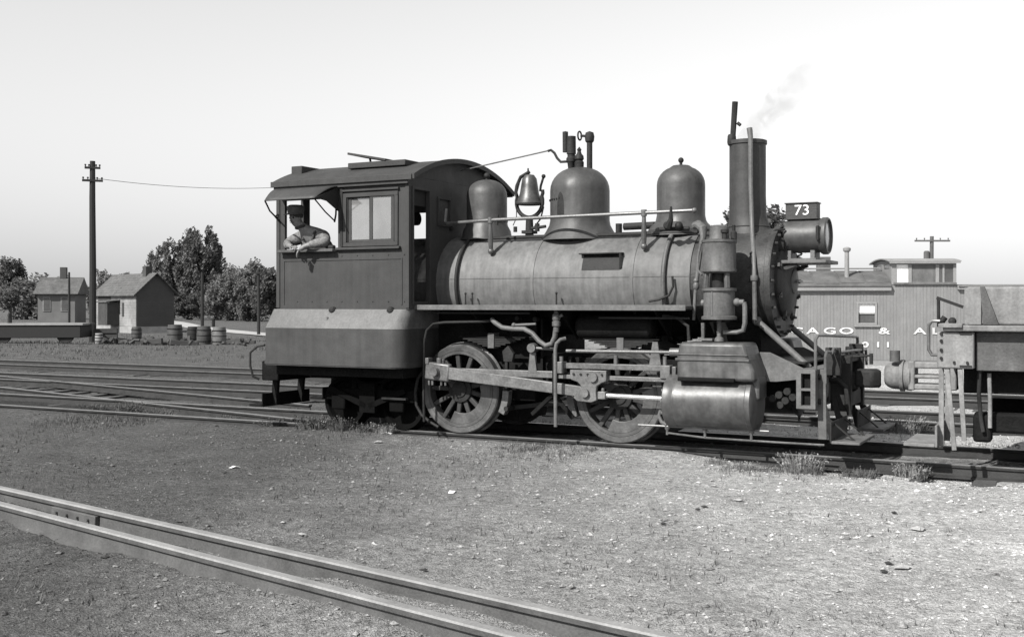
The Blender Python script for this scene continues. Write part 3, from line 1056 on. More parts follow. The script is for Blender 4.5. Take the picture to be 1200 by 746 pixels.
P('pump_inlet', MB().cyl((PX + .17, PY, 1.65), (PX + .28, PY, 1.65), .03).ball((PX + .2, PY, 1.65), .045, 10, 6).tube([(PX + .28, PY, 1.65), (PX + .29, PY, 1.6), (PX + .29, PY, 1.42), (PX + .27, PY, 1.34), (PX + .2, PY, 1.32), (PX + .05, PY, 1.32)], .027, 10), 'pipe', pump)
P('pump_elbow', MB().cyl((PX - .2, PY, 1.64), (PX - .17, PY, 1.64), .04), 'pipe', pump)
P('steam_pipe', MB().tube([(3.06, -.7, 2.52), (3.12, -.76, 2.53), (3.19, -.8, 2.48), (3.20, -.82, 2.38), (3.17, -.84, 2.2), (3.15, -.86, 2.0), (3.12, -.86, 1.75), (3.10, -.86, 1.45)], [.045, .05, .05, .035, .025, .024, .02, .018], 10), 'pipe', pump)
P('pipe_union', MB().lathe([(.022, -.06), (.036, -.04), (.036, .0), (.024, .02), (.034, .04), (.02, .07)], (3.13, -.86, 1.85), 'z', 12), 'pipe', pump)
P('oil_pipe', MB().tube([(3.23, -1.0, 2.3), (3.205, -1.02, 2.15), (3.21, -1.02, 2.0), (3.26, -1.05, 1.95)], .013, 8), 'pipe', pump)
P('oil_cock', MB().cyl((3.24, -.95, 1.25), (3.24, -.95, 1.42), .02, .024, 8).box(3.2, 3.36, -1.0, -.9, 1.225, 1.25), 'pipe', pump)

# ---- cylinder and steam chest (near and far side)
def cylinder(sy):
    m = sy
    c = P('cylinder', MB().lathe([(0, 2.84), (.10, 2.84), (.12, 2.86), (.27, 2.865), (.295, 2.88), (.295, 2.97), (.285, 2.985), (.285, 3.0), (.29, 3.005), (.29, 3.80), (.30, 3.81), (.30, 3.86), (.28, 3.875), (.20, 3.90), (0, 3.915)], (0, 1.0 * m, .55), 'x', 48), 'cyl')
    ch = MB()
    ch.prism([(3.07, 1.21), (3.04, 1.06), (3.04, .80), (3.92, .80), (3.90, .93), (3.84, 1.06), (3.80, 1.21)], 'y', 1.0 * m - .26, 1.0 * m + .24)
    k = P('steam_chest', ch, 'cyl', bevel=0.035)
    P('chest_lip', MB().box(3.03, 3.855, 1.0 * m - .275, 1.0 * m + .255, 1.015, 1.04).box(3.055, 3.835, 1.0 * m - .272, 1.0 * m + .252, 1.075, 1.088), 'cyl', k, bevel=0.004)
    P('chest_gap', MB().box(3.06, 3.70, 1.0 * m - .29, 1.0 * m + .25, .79, .835), 'grime', k, bevel=0.01)
    sdl = MB().prism([(3.70, .79), (3.80, .855), (3.92, .855), (3.935, .78), (3.935, .6), (3.70, .6)], 'y', 1.0 * m - .16, 1.0 * m + .16)
    P('cylinder_shoulder', sdl, 'cyl', c, bevel=0.03)
    mb_ = MB()
    for i in range(12):
        t = 2 * math.pi * i / 12
        mb_.cyl((2.85, 1.0 * m + math.sin(t) * .25, .55 + math.cos(t) * .25), (2.875, 1.0 * m + math.sin(t) * .25, .55 + math.cos(t) * .25), .015, .015, 6)
    P('rivets', mb_, 'steel', c, kind='stuff')
    P('piston_rod', MB().cyl((2.05, 1.0 * m, .575), (2.86, 1.0 * m, .565), .028, .028, 14), 'bright', c)
    P('gland', MB().lathe([(.05, -.06), (.09, -.04), (.09, 0), (.12, .02)], (2.84, 1.0 * m, .565), 'x', 18), 'steel', c)
    P('lifting_eye', MB().box(2.90, 2.95, 1.0 * m - .03, 1.0 * m + .03, .83, .93), 'steel', c, bevel=0.008)
    # cylinder cocks and their rod
    cc_ = P('cylinder_cock_rod', MB().cyl((2.52, 1.08 * m, .265), (4.02, 1.08 * m, .27), .012, .012, 8), 'steel')
    for x in (2.86, 3.3, 3.82):
        P('cylinder_cock', MB().lathe([(.03, .34), (.022, .30), (.03, .27), (.03, .24), (.016, .22), (.016, .17)], (x, 1.06 * m, 0), 'z', 10), 'steel', cc_)
    P('drain_pipe', MB().tube([(2.86, 1.06 * m, .19), (3.3, 1.06 * m, .16), (4.1, 1.06 * m, .155), (4.6, 1.06 * m, .155)], .011, 6), 'steel', cc_)
    P('cock_elbow', MB().tube([(2.79, 1.08 * m, .44), (2.77, 1.08 * m, .38), (2.80, 1.08 * m, .31), (2.86, 1.08 * m, .28)], .022, 8), 'pipe', cc_)
    # guide bars and crosshead
    g = P('guide_bar', MB().box(1.46, 2.87, .97 * m - .04, .97 * m + .04, .872, .938), 'steel', bevel=0.006)
    P('guide_block', MB().box(1.43, 1.55, .97 * m - .06, .97 * m + .06, .81, .95).box(2.76, 2.88, .97 * m - .06, .97 * m + .06, .79, .94), 'steel', g, bevel=0.008)
    P('guide_bolt', MB().cyl((1.50, .97 * m, .95), (1.50, .97 * m, 1.01), .025).cyl((2.80, .97 * m, .94), (2.80, .97 * m, 1.04), .024).cyl((2.2, .97 * m, .94), (2.2, .97 * m, 1.04), .026), 'steel', g)
    P('guide_bar', MB().box(1.46, 2.87, .97 * m - .035, .97 * m + .035, .75, .80), 'steel', bevel=0.006)
    ym = 1.04 * m
    yo = (ym - .03, ym + .03)
    ys = (min(yo), max(yo))
    x_ = P('crosshead', MB().prism([(1.66, .862), (2.12, .862), (2.12, .74), (2.06, .72), (2.0, .68), (1.99, .62), (2.0, .52), (1.93, .49), (1.75, .50), (1.70, .54), (1.78, .64), (1.80, .68), (1.76, .72), (1.68, .745), (1.66, .76)], 'y', *ys), 'steel', bevel=0.008)
    mb_ = MB()
    for i in range(5):
        xx = 1.71 + i * .09
        mb_.cyl((xx, ym + .03 * m, .815), (xx, ym + .045 * m, .815), .014, .014, 6)
    P('rivets', mb_, 'iron', x_, kind='stuff')
    P('wrist_pin', MB().cyl((1.86, ym, .60), (1.86, ym + .07 * m, .60), .05, .05, 16), 'steel', x_)
    P('rod_clamp', MB().box(2.0, 2.10, 1.0 * m - .05, 1.0 * m + .05, .53, .62).cyl((2.05, 1.0 * m, .6), (2.05, 1.0 * m, .66), .02), 'steel', x_, bevel=0.01)
    # valve stem bar above
    vs_ = P('valve_stem', MB().cyl((1.55, .93 * m, 1.075), (3.05, .93 * m, 1.085), .022, .022, 12), 'steel')
    P('stem_guide', MB().lathe([(.05, -.05), (.05, .12), (.07, .13), (.07, .17)], (2.90, .93 * m, 1.085), 'x', 14), 'steel', vs_)
    P('stem_bracket', MB().prism([(2.60, .94), (2.74, .94), (2.70, 1.20), (2.64, 1.20)], 'y', .93 * m - .015, .93 * m + .015), 'steel', vs_)


cylinder(-1)
cylinder(1)

# ---- driving wheels
PIN = (-.205, .225)


def driver(x, sy, spokes=13):
    yo, yi = .80 * sy, .665 * sy
    Rw = .56
    root = P('driving_wheel', MB().lathe([(.44, yo - .012 * sy), (.44, yo), (.478, yo + .002 * sy), (.478, yi), (.44, yi)], (x, 0, .56), 'y', 56, ring=True), 'wheel')
    P('tyre', MB().lathe([(.482, yo), (.545, yo + .004 * sy), (.56, yo - .01 * sy), (.563, yi + .03 * sy), (.588, yi + .015 * sy), (.585, yi - .005 * sy), (.482, yi - .005 * sy)], (x, 0, .56), 'y', 64, ring=True), 'tyre', root)
    P('hub', MB().lathe([(0, yo + .02 * sy), (.10, yo + .02 * sy), (.105, yo + .005 * sy), (.165, yo - .0 * sy), (.17, yi), (0, yi)], (x, 0, .56), 'y', 36), 'iron', root)
    for i in range(spokes):
        t = 2 * math.pi * (i + .5) / spokes
        c_, s_ = math.cos(t), math.sin(t)
        P('spoke', MB().bar((x + c_ * .15, yo - .05 * sy, .56 + s_ * .15), (x + c_ * .455, yo - .05 * sy, .56 + s_ * .455), .06, .05, (0, 1, 0)), 'spoke', root, bevel=0.012)
    # counterweight opposite the crank pin
    a0 = math.atan2(-PIN[1], -PIN[0])
    arc = []
    for i in range(17):
        t = a0 - R(62) + R(124) * i / 16
        arc.append((x + math.cos(t) * .442, .56 + math.sin(t) * .442))
    inner = []
    for i in range(9):
        t = a0 + R(58) - R(116) * i / 8
        k = .29 + .03 * math.cos((i - 4) / 4 * math.pi / 2)
        inner.append((x + math.cos(t) * k, .56 + math.sin(t) * k))
    P('counterweight', MB().prism(arc + inner, 'y', min(yo - .06 * sy, yo - .004 * sy), max(yo - .06 * sy, yo - .004 * sy)), 'tyre', root, bevel=0.006)
    # crank web and pin
    P('crank_web', MB().bar((x, yo - .02 * sy, .56), (x + PIN[0], yo - .02 * sy, .56 + PIN[1]), .17, .06, (0, 1, 0)), 'wheel', root, bevel=0.02)
    P('crank_pin', MB().cyl((x + PIN[0], yo, .56 + PIN[1]), (x + PIN[0], 1.10 * sy, .56 + PIN[1]), .055, .055, 16), 'steel', root)
    return root


for x in (0.0, 2.165):
    for sy in (-1, 1):
        driver(x, sy)
    P('axle', MB().cyl((x, -.7, .56), (x, .7, .56), .085), 'grime')
for sy in (-1, 1):
    # side rod between the two crank pins, main rod to the crosshead
    p0 = Vector((PIN[0], .875 * sy, .56 + PIN[1]))
    p1 = Vector((2.165 + PIN[0], .875 * sy, .56 + PIN[1]))
    s_r = P('side_rod', MB().bar(p0, p1, .045, .085), 'steel', bevel=0.008)
    for p in (p0, p1):
        P('rod_brass', MB().box(p.x - .12, p.x + .12, p.y - .04, p.y + .04, p.z - .085, p.z + .09).cyl((p.x, p.y, p.z + .08), (p.x, p.y, p.z + .15), .03), 'steel', s_r, bevel=0.012)
    q0 = Vector((PIN[0], 1.0 * sy, .56 + PIN[1]))
    q1 = Vector((1.86, 1.0 * sy, .60))
    mb = MB()
    dd = (q1 - q0).normalized()
    up = Vector((-dd.z, 0, dd.x))
    h0, h1 = .075, .062
    mb.prism([(p.x, p.z) for p in (q0 + up * h0 + dd * .1, q1 + up * h1, q1 - up * h1, q0 - up * h0 + dd * .1)], 'y', 1.0 * sy - .03, 1.0 * sy + .03)
    m_r = P('main_rod', mb, 'steel', bevel=0.008)
    P('big_end_strap', MB().bar(q0 - dd * .16, q0 + dd * .19, .085, .22), 'steel', m_r, bevel=0.02)
    P('big_end_key', MB().box(q0.x - .15, q0.x - .10, q0.y - .05, q0.y + .05, q0.z + .09, q0.z + .17).cyl((q0.x + .03, q0.y, q0.z + .1), (q0.x + .03, q0.y, q0.z + .17), .035), 'steel', m_r, bevel=0.006)
    mb = MB()
    for dx_ in (-.12, -.07, .06, .12):
        mb.cyl((q0.x + dx_, q0.y, q0.z - .11), (q0.x + dx_, q0.y, q0.z - .17), .016, .014, 8)
    P('strap_bolts', mb, 'steel', m_r, kind='stuff')
    P('pin_cap', MB().lathe([(0, 1.09 * sy), (.05, 1.09 * sy), (.06, 1.07 * sy), (.06, 1.03 * sy)], (q0.x, 0, q0.z), 'y', 20), 'steel', m_r)

# leaf springs above the drivers
for x in (0.45, 2.18):
    for sy in (-1, 1):
        sp_ = P('leaf_spring', MB().box(x - .48, x + .48, .74 * sy - .05, .74 * sy + .05, 1.205, 1.225), 'grime', bevel=0.004)
        for i in range(1, 6):
            hw = .48 - .07 * i
            P('spring_leaf', MB().box(x - hw, x + hw, .74 * sy - .05, .74 * sy + .05, 1.205 - .021 * i, 1.223 - .021 * i), 'iron', sp_, bevel=0.003)
        P('spring_buckle', MB().box(x - .045, x + .045, .74 * sy - .065, .74 * sy + .065, 1.08, 1.27), 'grey', sp_, bevel=0.006)
# brake hangers and shoes
for x, a_ in ((.64, -1), (1.50, 1)):
    for sy in (-1, 1):
        bh = P('brake_hanger', MB().bar((x + .07 * a_ * 0, .73 * sy, 1.0), (x, .73 * sy, .30), .04, .05, (0, 1, 0)), 'iron', bevel=0.006)
        cx_ = 0 if a_ < 0 else 2.165
        arc, inn = [], []
        for i in range(7):
            t = R(-26) + R(26) * i / 6 if a_ < 0 else R(206) - R(26) * i / 6
            arc.append((cx_ + math.cos(t) * .60, .56 + math.sin(t) * .60))
            inn.append((cx_ + math.cos(t) * .69, .56 + math.sin(t) * .69))
        P('brake_shoe', MB().prism(arc + inn[::-1], 'y', .73 * sy - .05, .73 * sy + .05), 'steel', bh, bevel=0.006)
P('brake_beam', MB().cyl((.66, -.8, .34), (.66, .8, .34), .03).cyl((1.50, -.8, .34), (1.50, .8, .34), .03).bar((.66, -.6, .34), (1.5, -.6, .45), .03, .05), 'iron')
# reverse link, lifting arm and brackets between the wheels
lk = P('guide_yoke', MB().box(1.42, 1.47, -1.06, 1.06, .55, 1.05), 'grime', bevel=0.01)
P('yoke_brace', MB().bar((1.08, -.9, .30), (1.38, -.95, .55), .04, .05).bar((1.62, -.9, .28), (1.40, -.95, .55), .04, .05), 'grime', lk, bevel=0.006)
P('rocker_arm', MB().prism([(1.02, .80), (1.14, .80), (1.10, 1.08), (1.05, 1.08)], 'y', -.90, -.86).lathe([(0, -.94), (.055, -.94), (.06, -.9), (.06, -.84), (0, -.84)], (1.08, 0, 1.10), 'y', 18).cyl((1.1, -.9, 1.10), (1.4, -.9, 1.09), .018), 'steel')
P('link_block', MB().prism([(.66, .92), (.78, .92), (.80, 1.02), (.72, 1.12), (.64, 1.05)], 'y', -.86, -.80).box(.98, 1.10, -.8, -.74, 1.19, 1.23), 'iron', bevel=0.008)
P('ash_door', MB().box(.62, 1.0, -.63, -.60, .95, 1.35), 'grime', bevel=0.006)
P('washout_plugs', MB().cyl((.75, -.6, 1.45), (.75, -.68, 1.45), .03).cyl((1.0, -.6, 1.44), (1.0, -.68, 1.44), .03), 'iron')
# tall bent guard rod in front of the guides
P('guard_rod', MB().tube([(1.52, -1.16, .20), (1.515, -1.16, .7), (1.515, -1.16, 1.10), (1.53, -1.16, 1.17), (1.57, -1.14, 1.215), (1.62, -1.10, 1.23)], .022, 10), 'pipe')
# injector delivery pipe under the running board
inj = P('injector_pipe', MB().tube([(.55, -.95, 1.44), (.62, -.99, 1.40), (.72, -1.0, 1.345), (.86, -1.0, 1.33), (1.02, -1.0, 1.33), (1.13, -1.0, 1.28), (1.22, -1.0, 1.19), (1.31, -1.0, 1.135), (1.39, -1.0, 1.16), (1.43, -1.0, 1.24), (1.445, -1.0, 1.36)], .03, 12), 'pipe')
P('injector', MB().lathe([(.034, 1.30), (.034, 1.36), (.05, 1.37), (.05, 1.42), (.036, 1.43), (.048, 1.45), (.048, 1.50), (.03, 1.52), (.03, 1.58)], (1.45, -1.0, 0), 'z', 16), 'pipe', inj)
P('injector_valve', MB().cyl((.88, -1.0, 1.375), (1.18, -1.0, 1.39), .016).ball((.88, -1.0, 1.375), .03, 8, 6), 'pipe', inj)
P('injector_handle', MB().cyl((1.45, -1.0, 1.46), (1.53, -1.0, 1.50), .018), 'pipe', inj)
P('dark_pipe', MB().tube([(-.40, -1.0, .15), (-.41, -1.0, .60), (-.40, -1.0, 1.15), (-.36, -1.0, 1.30), (-.26, -1.0, 1.38), (-.1, -1.0, 1.40), (.3, -.98, 1.41), (.52, -.95, 1.42)], .017, 8), 'iron')
P('hose', MB().tube([(-.46, -.9, .80), (-.56, -.9, .68), (-.60, -.9, .50), (-.58, -.9, .34), (-.50, -.9, .22), (-.38, -.9, .14), (-.25, -.9, .08)], .02, 8), 'iron')
P('small_pipes', MB().cyl((-.3, -1.0, 1.52), (1.1, -1.0, 1.52), .014).cyl((2.0, -1.0, 1.47), (3.1, -1.0, 1.47), .012).tube([(2.75, -.9, 1.5), (2.95, -.95, 1.47), (3.07, -.96, 1.38), (3.08, -.96, 1.22)], .02, 8), 'iron')

# ---- front end: deck, beam, poling pockets, braces, grab rail, coupler, footboards
for sy in (-1, 1):
    P('deck_gusset', MB().prism([(3.78, 1.10), (3.95, 1.10), (4.33, .93), (4.33, .82), (4.02, .78), (3.78, .78)], 'y', .78 * sy - .012, .78 * sy + .012), 'grey', bevel=0.004)
    P('smokebox_brace', MB().cyl((3.74, .55 * sy, 1.44), (4.34, .60 * sy, .93), .036, .036, 12).ball((3.74, .55 * sy, 1.44), .055, 10, 6), 'grey')
mb = MB()
for i, (x, z) in enumerate(((3.98, .60), (4.05, .64), (4.12, .58), (4.14, .68), (4.2, .62), (4.06, .53))):
    mb.cyl((x, -.80, z), (x, -.72, z), .04, .035, 12)
P('piping_ends', mb, 'iron', kind='stuff')
P('deck_plate', MB().box(3.78, 4.33, -.76, .76, .98, 1.0), 'iron')
beam = P('pilot_beam', MB().box(4.32, 4.52, -1.02, 1.02, .53, .94), 'grey', bevel=0.012)
for sy in (-1, 1):
    P('beam_end', wall_grid('y', *sorted((1.021 * sy, 1.12 * sy)), 4.32, 4.52, .53, .94, [(4.37, 4.47, .565, .72), (4.37, 4.47, .745, .90)]), 'grey', beam, smooth=0)
    for z in (.566, .746):
        P('beam_pocket', MB().box(4.371, 4.469, *sorted((1.022 * sy, 1.05 * sy)), z, z + .153), 'grime', beam)  # dark backing: shade inside the hole put into colour
for sy in (-.82, .82):
    P('poling_pocket', MB().lathe([(.0, 4.525), (.05, 4.528), (.085, 4.54), (.10, 4.57), (.115, 4.57), (.12, 4.52)], (0, sy, .74), 'x', 28), 'grey', beam)
P('beam_bolts', MB().cyl((4.5, -.98, .86), (4.545, -.98, .86), .03).cyl((4.5, -.62, .86), (4.545, -.62, .86), .03).cyl((4.5, -.62, .6), (4.545, -.62, .6), .03).cyl((4.5, -.98, .6), (4.545, -.98, .6), .03), 'iron', beam)
P('grab_rail', MB().tube([(4.50, -1.02, .94), (4.50, -1.02, 1.26), (4.52, -1.0, 1.30), (4.54, -.6, 1.29), (4.54, .8, 1.24), (4.54, 1.0, 1.23), (4.54, 1.02, 1.18), (4.52, 1.02, .94)], .018, 8), 'handrail')
P('uncoupling_lever', MB().tube([(4.62, -1.1, .80), (4.62, -1.1, 1.08), (4.62, -1.05, 1.13), (4.64, -.4, 1.10), (4.66, .1, 1.10), (4.66, .9, 1.08), (4.66, .95, .9)], .016, 8).tube([(4.64, -.9, 1.10), (4.64, -.8, 1.16), (4.65, -.62, 1.13), (4.65, -.55, .95)], .014, 8), 'handrail')
P('lever_bracket', MB().box(4.52, 4.68, -.66, -.60, .86, 1.16).box(4.52, 4.68, .60, .66, .86, 1.16).box(4.60, 4.66, .0, .05, .98, 1.15), 'iron', bevel=0.006)
cp = P('coupler', MB().box(4.5, 4.75, -.10, .10, .66, .86).prism([(4.72, -.11), (4.92, -.14), (5.01, -.06), (4.98, .01), (4.92, -.04), (4.86, -.03), (4.88, .09), (4.96, .12), (4.94, .17), (4.72, .11)], 'z', .70, .90), 'iron', bevel=0.03)
P('coupler_carrier', MB().box(4.5, 4.72, -.28, .28, .50, .66).box(4.52, 4.74, -.40, -.30, .46, 1.06).box(4.52, 4.74, .30, .40, .46, 1.06).box(4.52, 4.70, -.38, .38, .98, 1.06), 'iron', cp, bevel=0.01)
P('lift_pin', MB().cyl((4.90, -.08, .96), (4.90, -.08, 1.08), .02).cyl((4.7, -.1, 1.04), (4.92, -.08, 1.06), .012), 'iron', cp)
P('air_hose', MB().tube([(4.52, -.45, .80), (4.62, -.46, .80), (4.70, -.46, .72), (4.72, -.46, .55), (4.74, -.46, .42)], .028, 8), 'iron')
for sy in (-1, 1):
    y0, y1 = sorted((.28 * sy, 1.10 * sy))
    fb = P('footboard', MB().box(4.68, 4.97, y0, y1, .175, .205), 'grey', bevel=0.006)
    P('footboard_guard', MB().box(4.665, 4.682, y0, y1, .18, .40), 'iron', fb, bevel=0.004)
    for yy in (.42 * sy, .95 * sy):
        P('footboard_hanger', MB().bar((4.56, yy, .60), (4.66, yy, .20), .06, .02, (0, 1, 0)).bar((4.66, yy, .165), (4.95, yy, .165), .05, .014).bar((4.60, yy, .44), (4.93, yy, .17), .03, .014), 'iron', fb)
P('pilot_post', MB().bar((4.545, -.95, .94), (4.56, -.95, .20), .09, .03, (0, 1, 0)), 'grey', bevel=0.004)
# ---- cab
XB, XF = -2.55, -.46
W1 = (-2.42, -1.55, 2.34, 2.99)
W2 = (-1.40, -.68, 2.40, 3.02)
ZT = 3.24


def roof_z(y, crown=3.50, edge=3.24, half=1.25):
    Rr = ((half ** 2) + (crown - edge) ** 2) / (2 * (crown - edge))
    return crown - Rr + math.sqrt(Rr * Rr - y * y)


near = P('cab_side', wall_grid('y', -1.25, -1.205, XB, XF, 1.56, ZT, [W1, W2]), 'cab', smooth=0)
far_ = P('cab_side', wall_grid('y', 1.205, 1.25, XB, XF, 1.56, ZT, [W1, W2]), 'cab', smooth=0)
front = wall_grid('x', XF - .045, XF, -1.204, 1.204, 1.56, ZT - .02, [(-1.15, -.80, 1.66, 3.06), (-.56, -.30, 2.68, 2.99), (.80, 1.15, 1.66, 3.06)])
arc = [(-1.204 + 2.408 * i / 20) for i in range(21)]
front.prism([(y, roof_z(y)) for y in arc] + [(1.204, ZT - .018), (-1.204, ZT - .018)], 'x', XF - .045, XF)
fw = P('cab_front', front, 'cab', smooth=0)
back = wall_grid('x', XB, XB + .045, -1.204, 1.204, 1.56, ZT - .02, [(-1.12, -.76, 2.28, 3.1), (-.62, .95, 2.28, 3.1)])
back.prism([(y, roof_z(y)) for y in arc] + [(1.204, ZT - .018), (-1.204, ZT - .018)], 'x', XB, XB + .045)
P('cab_back', back, 'cab', smooth=0)
rsec = [(-1.31 + 2.62 * i / 28) for i in range(29)]
up_ = [(y, roof_z(y, 3.535, 3.225, 1.31)) for y in rsec]
roof = P('cab_roof', MB().prism(up_ + [(y, z - .03) for y, z in up_[::-1]], 'x', XB - .06, XF + .09), 'roof', smooth=50)
P('roof_fascia', MB().box(XB - .05, XF + .08, -1.325, -1.312, 3.165, 3.24), 'cab', roof, bevel=0.004)
P('roof_fascia', MB().box(XB - .05, XF + .08, 1.312, 1.325, 3.165, 3.24), 'cab', roof, bevel=0.004)
P('roof_cornice', MB().box(XB - .02, XF + .01, -1.30, -1.252, 3.12, 3.20), 'cab', roof, bevel=0.006)
P('roof_edge', MB().prism([(y, z + .012) for y, z in up_] + [(y, z - .05) for y, z in up_[::-1]], 'x', XF + .09, XF + .115), 'cab', roof, smooth=50)
# roof hatch propped open, ridge boards
P('roof_hatch', MB().box(-1.62, -.72, -.95, -.35, 3.40, 3.475), 'roof', roof, bevel=0.008)
lid = MB().bar((-1.62, -.75, 3.60), (-1.02, -.75, 3.485), .42, .03)
P('hatch_lid', lid, 'roof', roof, bevel=0.005)
P('hatch_stay', MB().cyl((-1.32, -.85, 3.46), (-1.34, -.85, 3.54), .014), 'iron', roof)
P('roof_vent', MB().box(-2.56, -2.38, -.95, -.35, 3.36, 3.485), 'roof', roof, bevel=0.01)

# window frames, sills, panes
def rect_frame(x0, x1, z0, z1, y0, y1, t):
    return MB().box(x0, x1, y0, y1, z0, z0 + t).box(x0, x1, y0, y1, z1 - t, z1).box(x0, x0 + t, y0, y1, z0 + t, z1 - t).box(x1 - t, x1, y0, y1, z0 + t, z1 - t)


win = P('side_window', rect_frame(-1.46, -.62, 2.36, 3.04, -1.268, -1.252, .05), 'cab', near, bevel=0.003)
P('window_sash', rect_frame(-1.398, -1.03, 2.402, 3.018, -1.235, -1.215, .045), 'cab', near, bevel=0.003)
P('window_sash', rect_frame(-1.05, -.682, 2.402, 3.018, -1.258, -1.238, .045), 'cab', near, bevel=0.003)
P('pane', MB().box(-1.355, -1.075, -1.228, -1.222, 2.445, 2.975), 'glass', near)
P('pane', MB().box(-1.005, -.725, -1.251, -1.245, 2.445, 2.975), 'glass', near)
P('window_drip', MB().box(-1.47, -.60, -1.285, -1.252, 3.06, 3.085), 'cab', near, bevel=0.003)
P('window_sill', MB().box(-1.56, -.58, -1.30, -1.252, 2.318, 2.35), 'cab', near, bevel=0.004)
P('window_sill', MB().box(-2.47, -1.57, -1.345, -1.20, 2.30, 2.338), 'wood', near, bevel=0.006)
P('arm_rest', MB().box(-1.66, -1.57, -1.33, -1.26, 2.33, 2.385), 'cabdark', near, bevel=0.02)
P('corner_post', MB().box(-1.50, -1.462, -1.275, -1.252, 2.36, 3.10), 'iron', near)
# panel battens below the windows
P('panel_batten', MB().box(-2.44, -.56, -1.258, -1.2505, 2.19, 2.205).box(-2.44, -2.425, -1.258, -1.2505, 1.62, 2.19).box(-.575, -.56, -1.258, -1.2505, 1.62, 2.19), 'cab', near)
P('corner_strip', MB().box(XB - .004, XB + .05, -1.262, -1.2505, 1.58, 3.15).box(XF - .05, XF + .004, -1.262, -1.2505, 1.58, 3.15), 'cab', near)
mb = MB()
rnd = random.Random(3)
for i in range(9):
    x_, z_ = XB + .1 + i * .24, 1.66
    mb.cyl((x_, -1.25, z_), (x_, -1.258, z_), .011, .008, 6)
    mb.cyl((x_, -1.25, 2.245), (x_, -1.258, 2.245), .011, .008, 6)
P('rivets', mb, 'cab', near, kind='stuff')
# awning over the open window
aw = MB()
vs, fs = [], []
na, nb2 = 8, 6
for i in range(na + 1):
    for j in range(nb2 + 1):
        t, u = i / na, j / nb2
        x0, x1 = -2.56 + .20 * u, -1.52 - .04 * u
        x = x0 + (x1 - x0) * t
        y = -1.262 - .46 * u
        z = 3.145 - .19 * u ** 1.25 + .02 * math.sin(math.pi * u)
        vs.append((x, y, z))
for i in range(na):
    for j in range(nb2):
        a_ = i * (nb2 + 1) + j
        fs.append((a_, a_ + 1, a_ + nb2 + 2, a_ + nb2 + 1))
aw._add(vs, fs)
awn = P('awning', aw, 'tank', near)
sm = awn.modifiers.new('solid', 'SOLIDIFY')
sm.thickness = 0.012
P('awning_side', MB().prism([(-1.262, 3.13), (-1.72, 2.955), (-1.5, 2.93), (-1.262, 2.82)], 'x', -1.545, -1.535), 'cabdark', awn)
P('awning_stay', MB().tube([(-2.36, -1.71, 2.95), (-2.46, -1.5, 2.84), (-2.54, -1.26, 2.76)], .011, 6).tube([(-2.50, -1.27, 2.72), (-2.54, -1.3, 2.78), (-2.52, -1.27, 2.82)], .012, 6), 'iron', awn)
P('awning_stay', MB().tube([(-1.58, -1.70, 2.95), (-1.60, -1.45, 2.80), (-1.6, -1.26, 2.70)], .009, 6), 'iron', awn)
P('cord', MB().tube([(-1.76, -1.0, 3.12), (-1.755, -1.02, 2.92), (-1.76, -1.02, 2.80), (-1.775, -1.03, 2.70)], .012, 6), 'iron', near)
# cab interior: floor, boiler backhead, gauges, seat
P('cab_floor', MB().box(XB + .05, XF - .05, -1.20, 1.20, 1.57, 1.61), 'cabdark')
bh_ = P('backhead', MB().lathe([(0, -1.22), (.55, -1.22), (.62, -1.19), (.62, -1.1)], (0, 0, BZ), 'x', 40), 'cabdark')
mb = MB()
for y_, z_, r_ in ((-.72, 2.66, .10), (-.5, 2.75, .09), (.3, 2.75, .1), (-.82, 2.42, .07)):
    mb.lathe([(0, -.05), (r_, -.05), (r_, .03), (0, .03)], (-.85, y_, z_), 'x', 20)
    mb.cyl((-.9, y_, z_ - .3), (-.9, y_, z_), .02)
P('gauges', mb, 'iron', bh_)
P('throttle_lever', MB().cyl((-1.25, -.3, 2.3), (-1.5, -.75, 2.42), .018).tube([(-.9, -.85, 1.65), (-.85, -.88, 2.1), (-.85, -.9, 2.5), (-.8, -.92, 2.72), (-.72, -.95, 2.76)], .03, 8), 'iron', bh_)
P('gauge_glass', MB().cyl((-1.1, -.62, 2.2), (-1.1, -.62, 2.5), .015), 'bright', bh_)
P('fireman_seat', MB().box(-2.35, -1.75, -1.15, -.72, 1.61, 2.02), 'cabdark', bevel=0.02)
P('dark_panel', MB().box(XF - .06, XF - .05, -1.15, -.80, 2.87, 3.06), 'cabdark', fw)  # dark panel added across the top of the front opening
P('front_window', MB().box(XF, XF + .02, -.60, -.26, 2.64, 2.68).box(XF, XF + .02, -.60, -.26, 2.99, 3.02).box(XF, XF + .02, -.60, -.565, 2.68, 2.99).box(XF, XF + .02, -.295, -.26, 2.68, 2.99), 'cab', fw, bevel=0.003)
P('pane', MB().box(XF - .03, XF - .025, -.56, -.30, 2.68, 2.99), 'darkglass', fw)
P('front_door_frame', MB().box(XF, XF + .015, -.80, -.765, 1.62, 3.1).box(XF, XF + .015, -1.19, -1.155, 1.62, 3.1).box(XF, XF + .015, -1.155, -.80, 3.065, 3.1), 'cab', fw)
P('front_bolts', MB().cyl((XF, -.28, 2.62), (XF + .04, -.28, 2.62), .03), 'iron', fw)

# ---- water tank under the cab
def plan(x0, x1, yh, r, n=6):
    pts = [(x0, -yh)]
    for i in range(n + 1):
        t = R(-90) + R(90) * i / n
        pts.append((x1 - r + r * math.cos(t), -yh + r + r * math.sin(t)))
    for i in range(n + 1):
        t = R(90) * i / n
        pts.append((x1 - r + r * math.cos(t), yh - r + r * math.sin(t)))
    pts.append((x0, yh))
    return pts


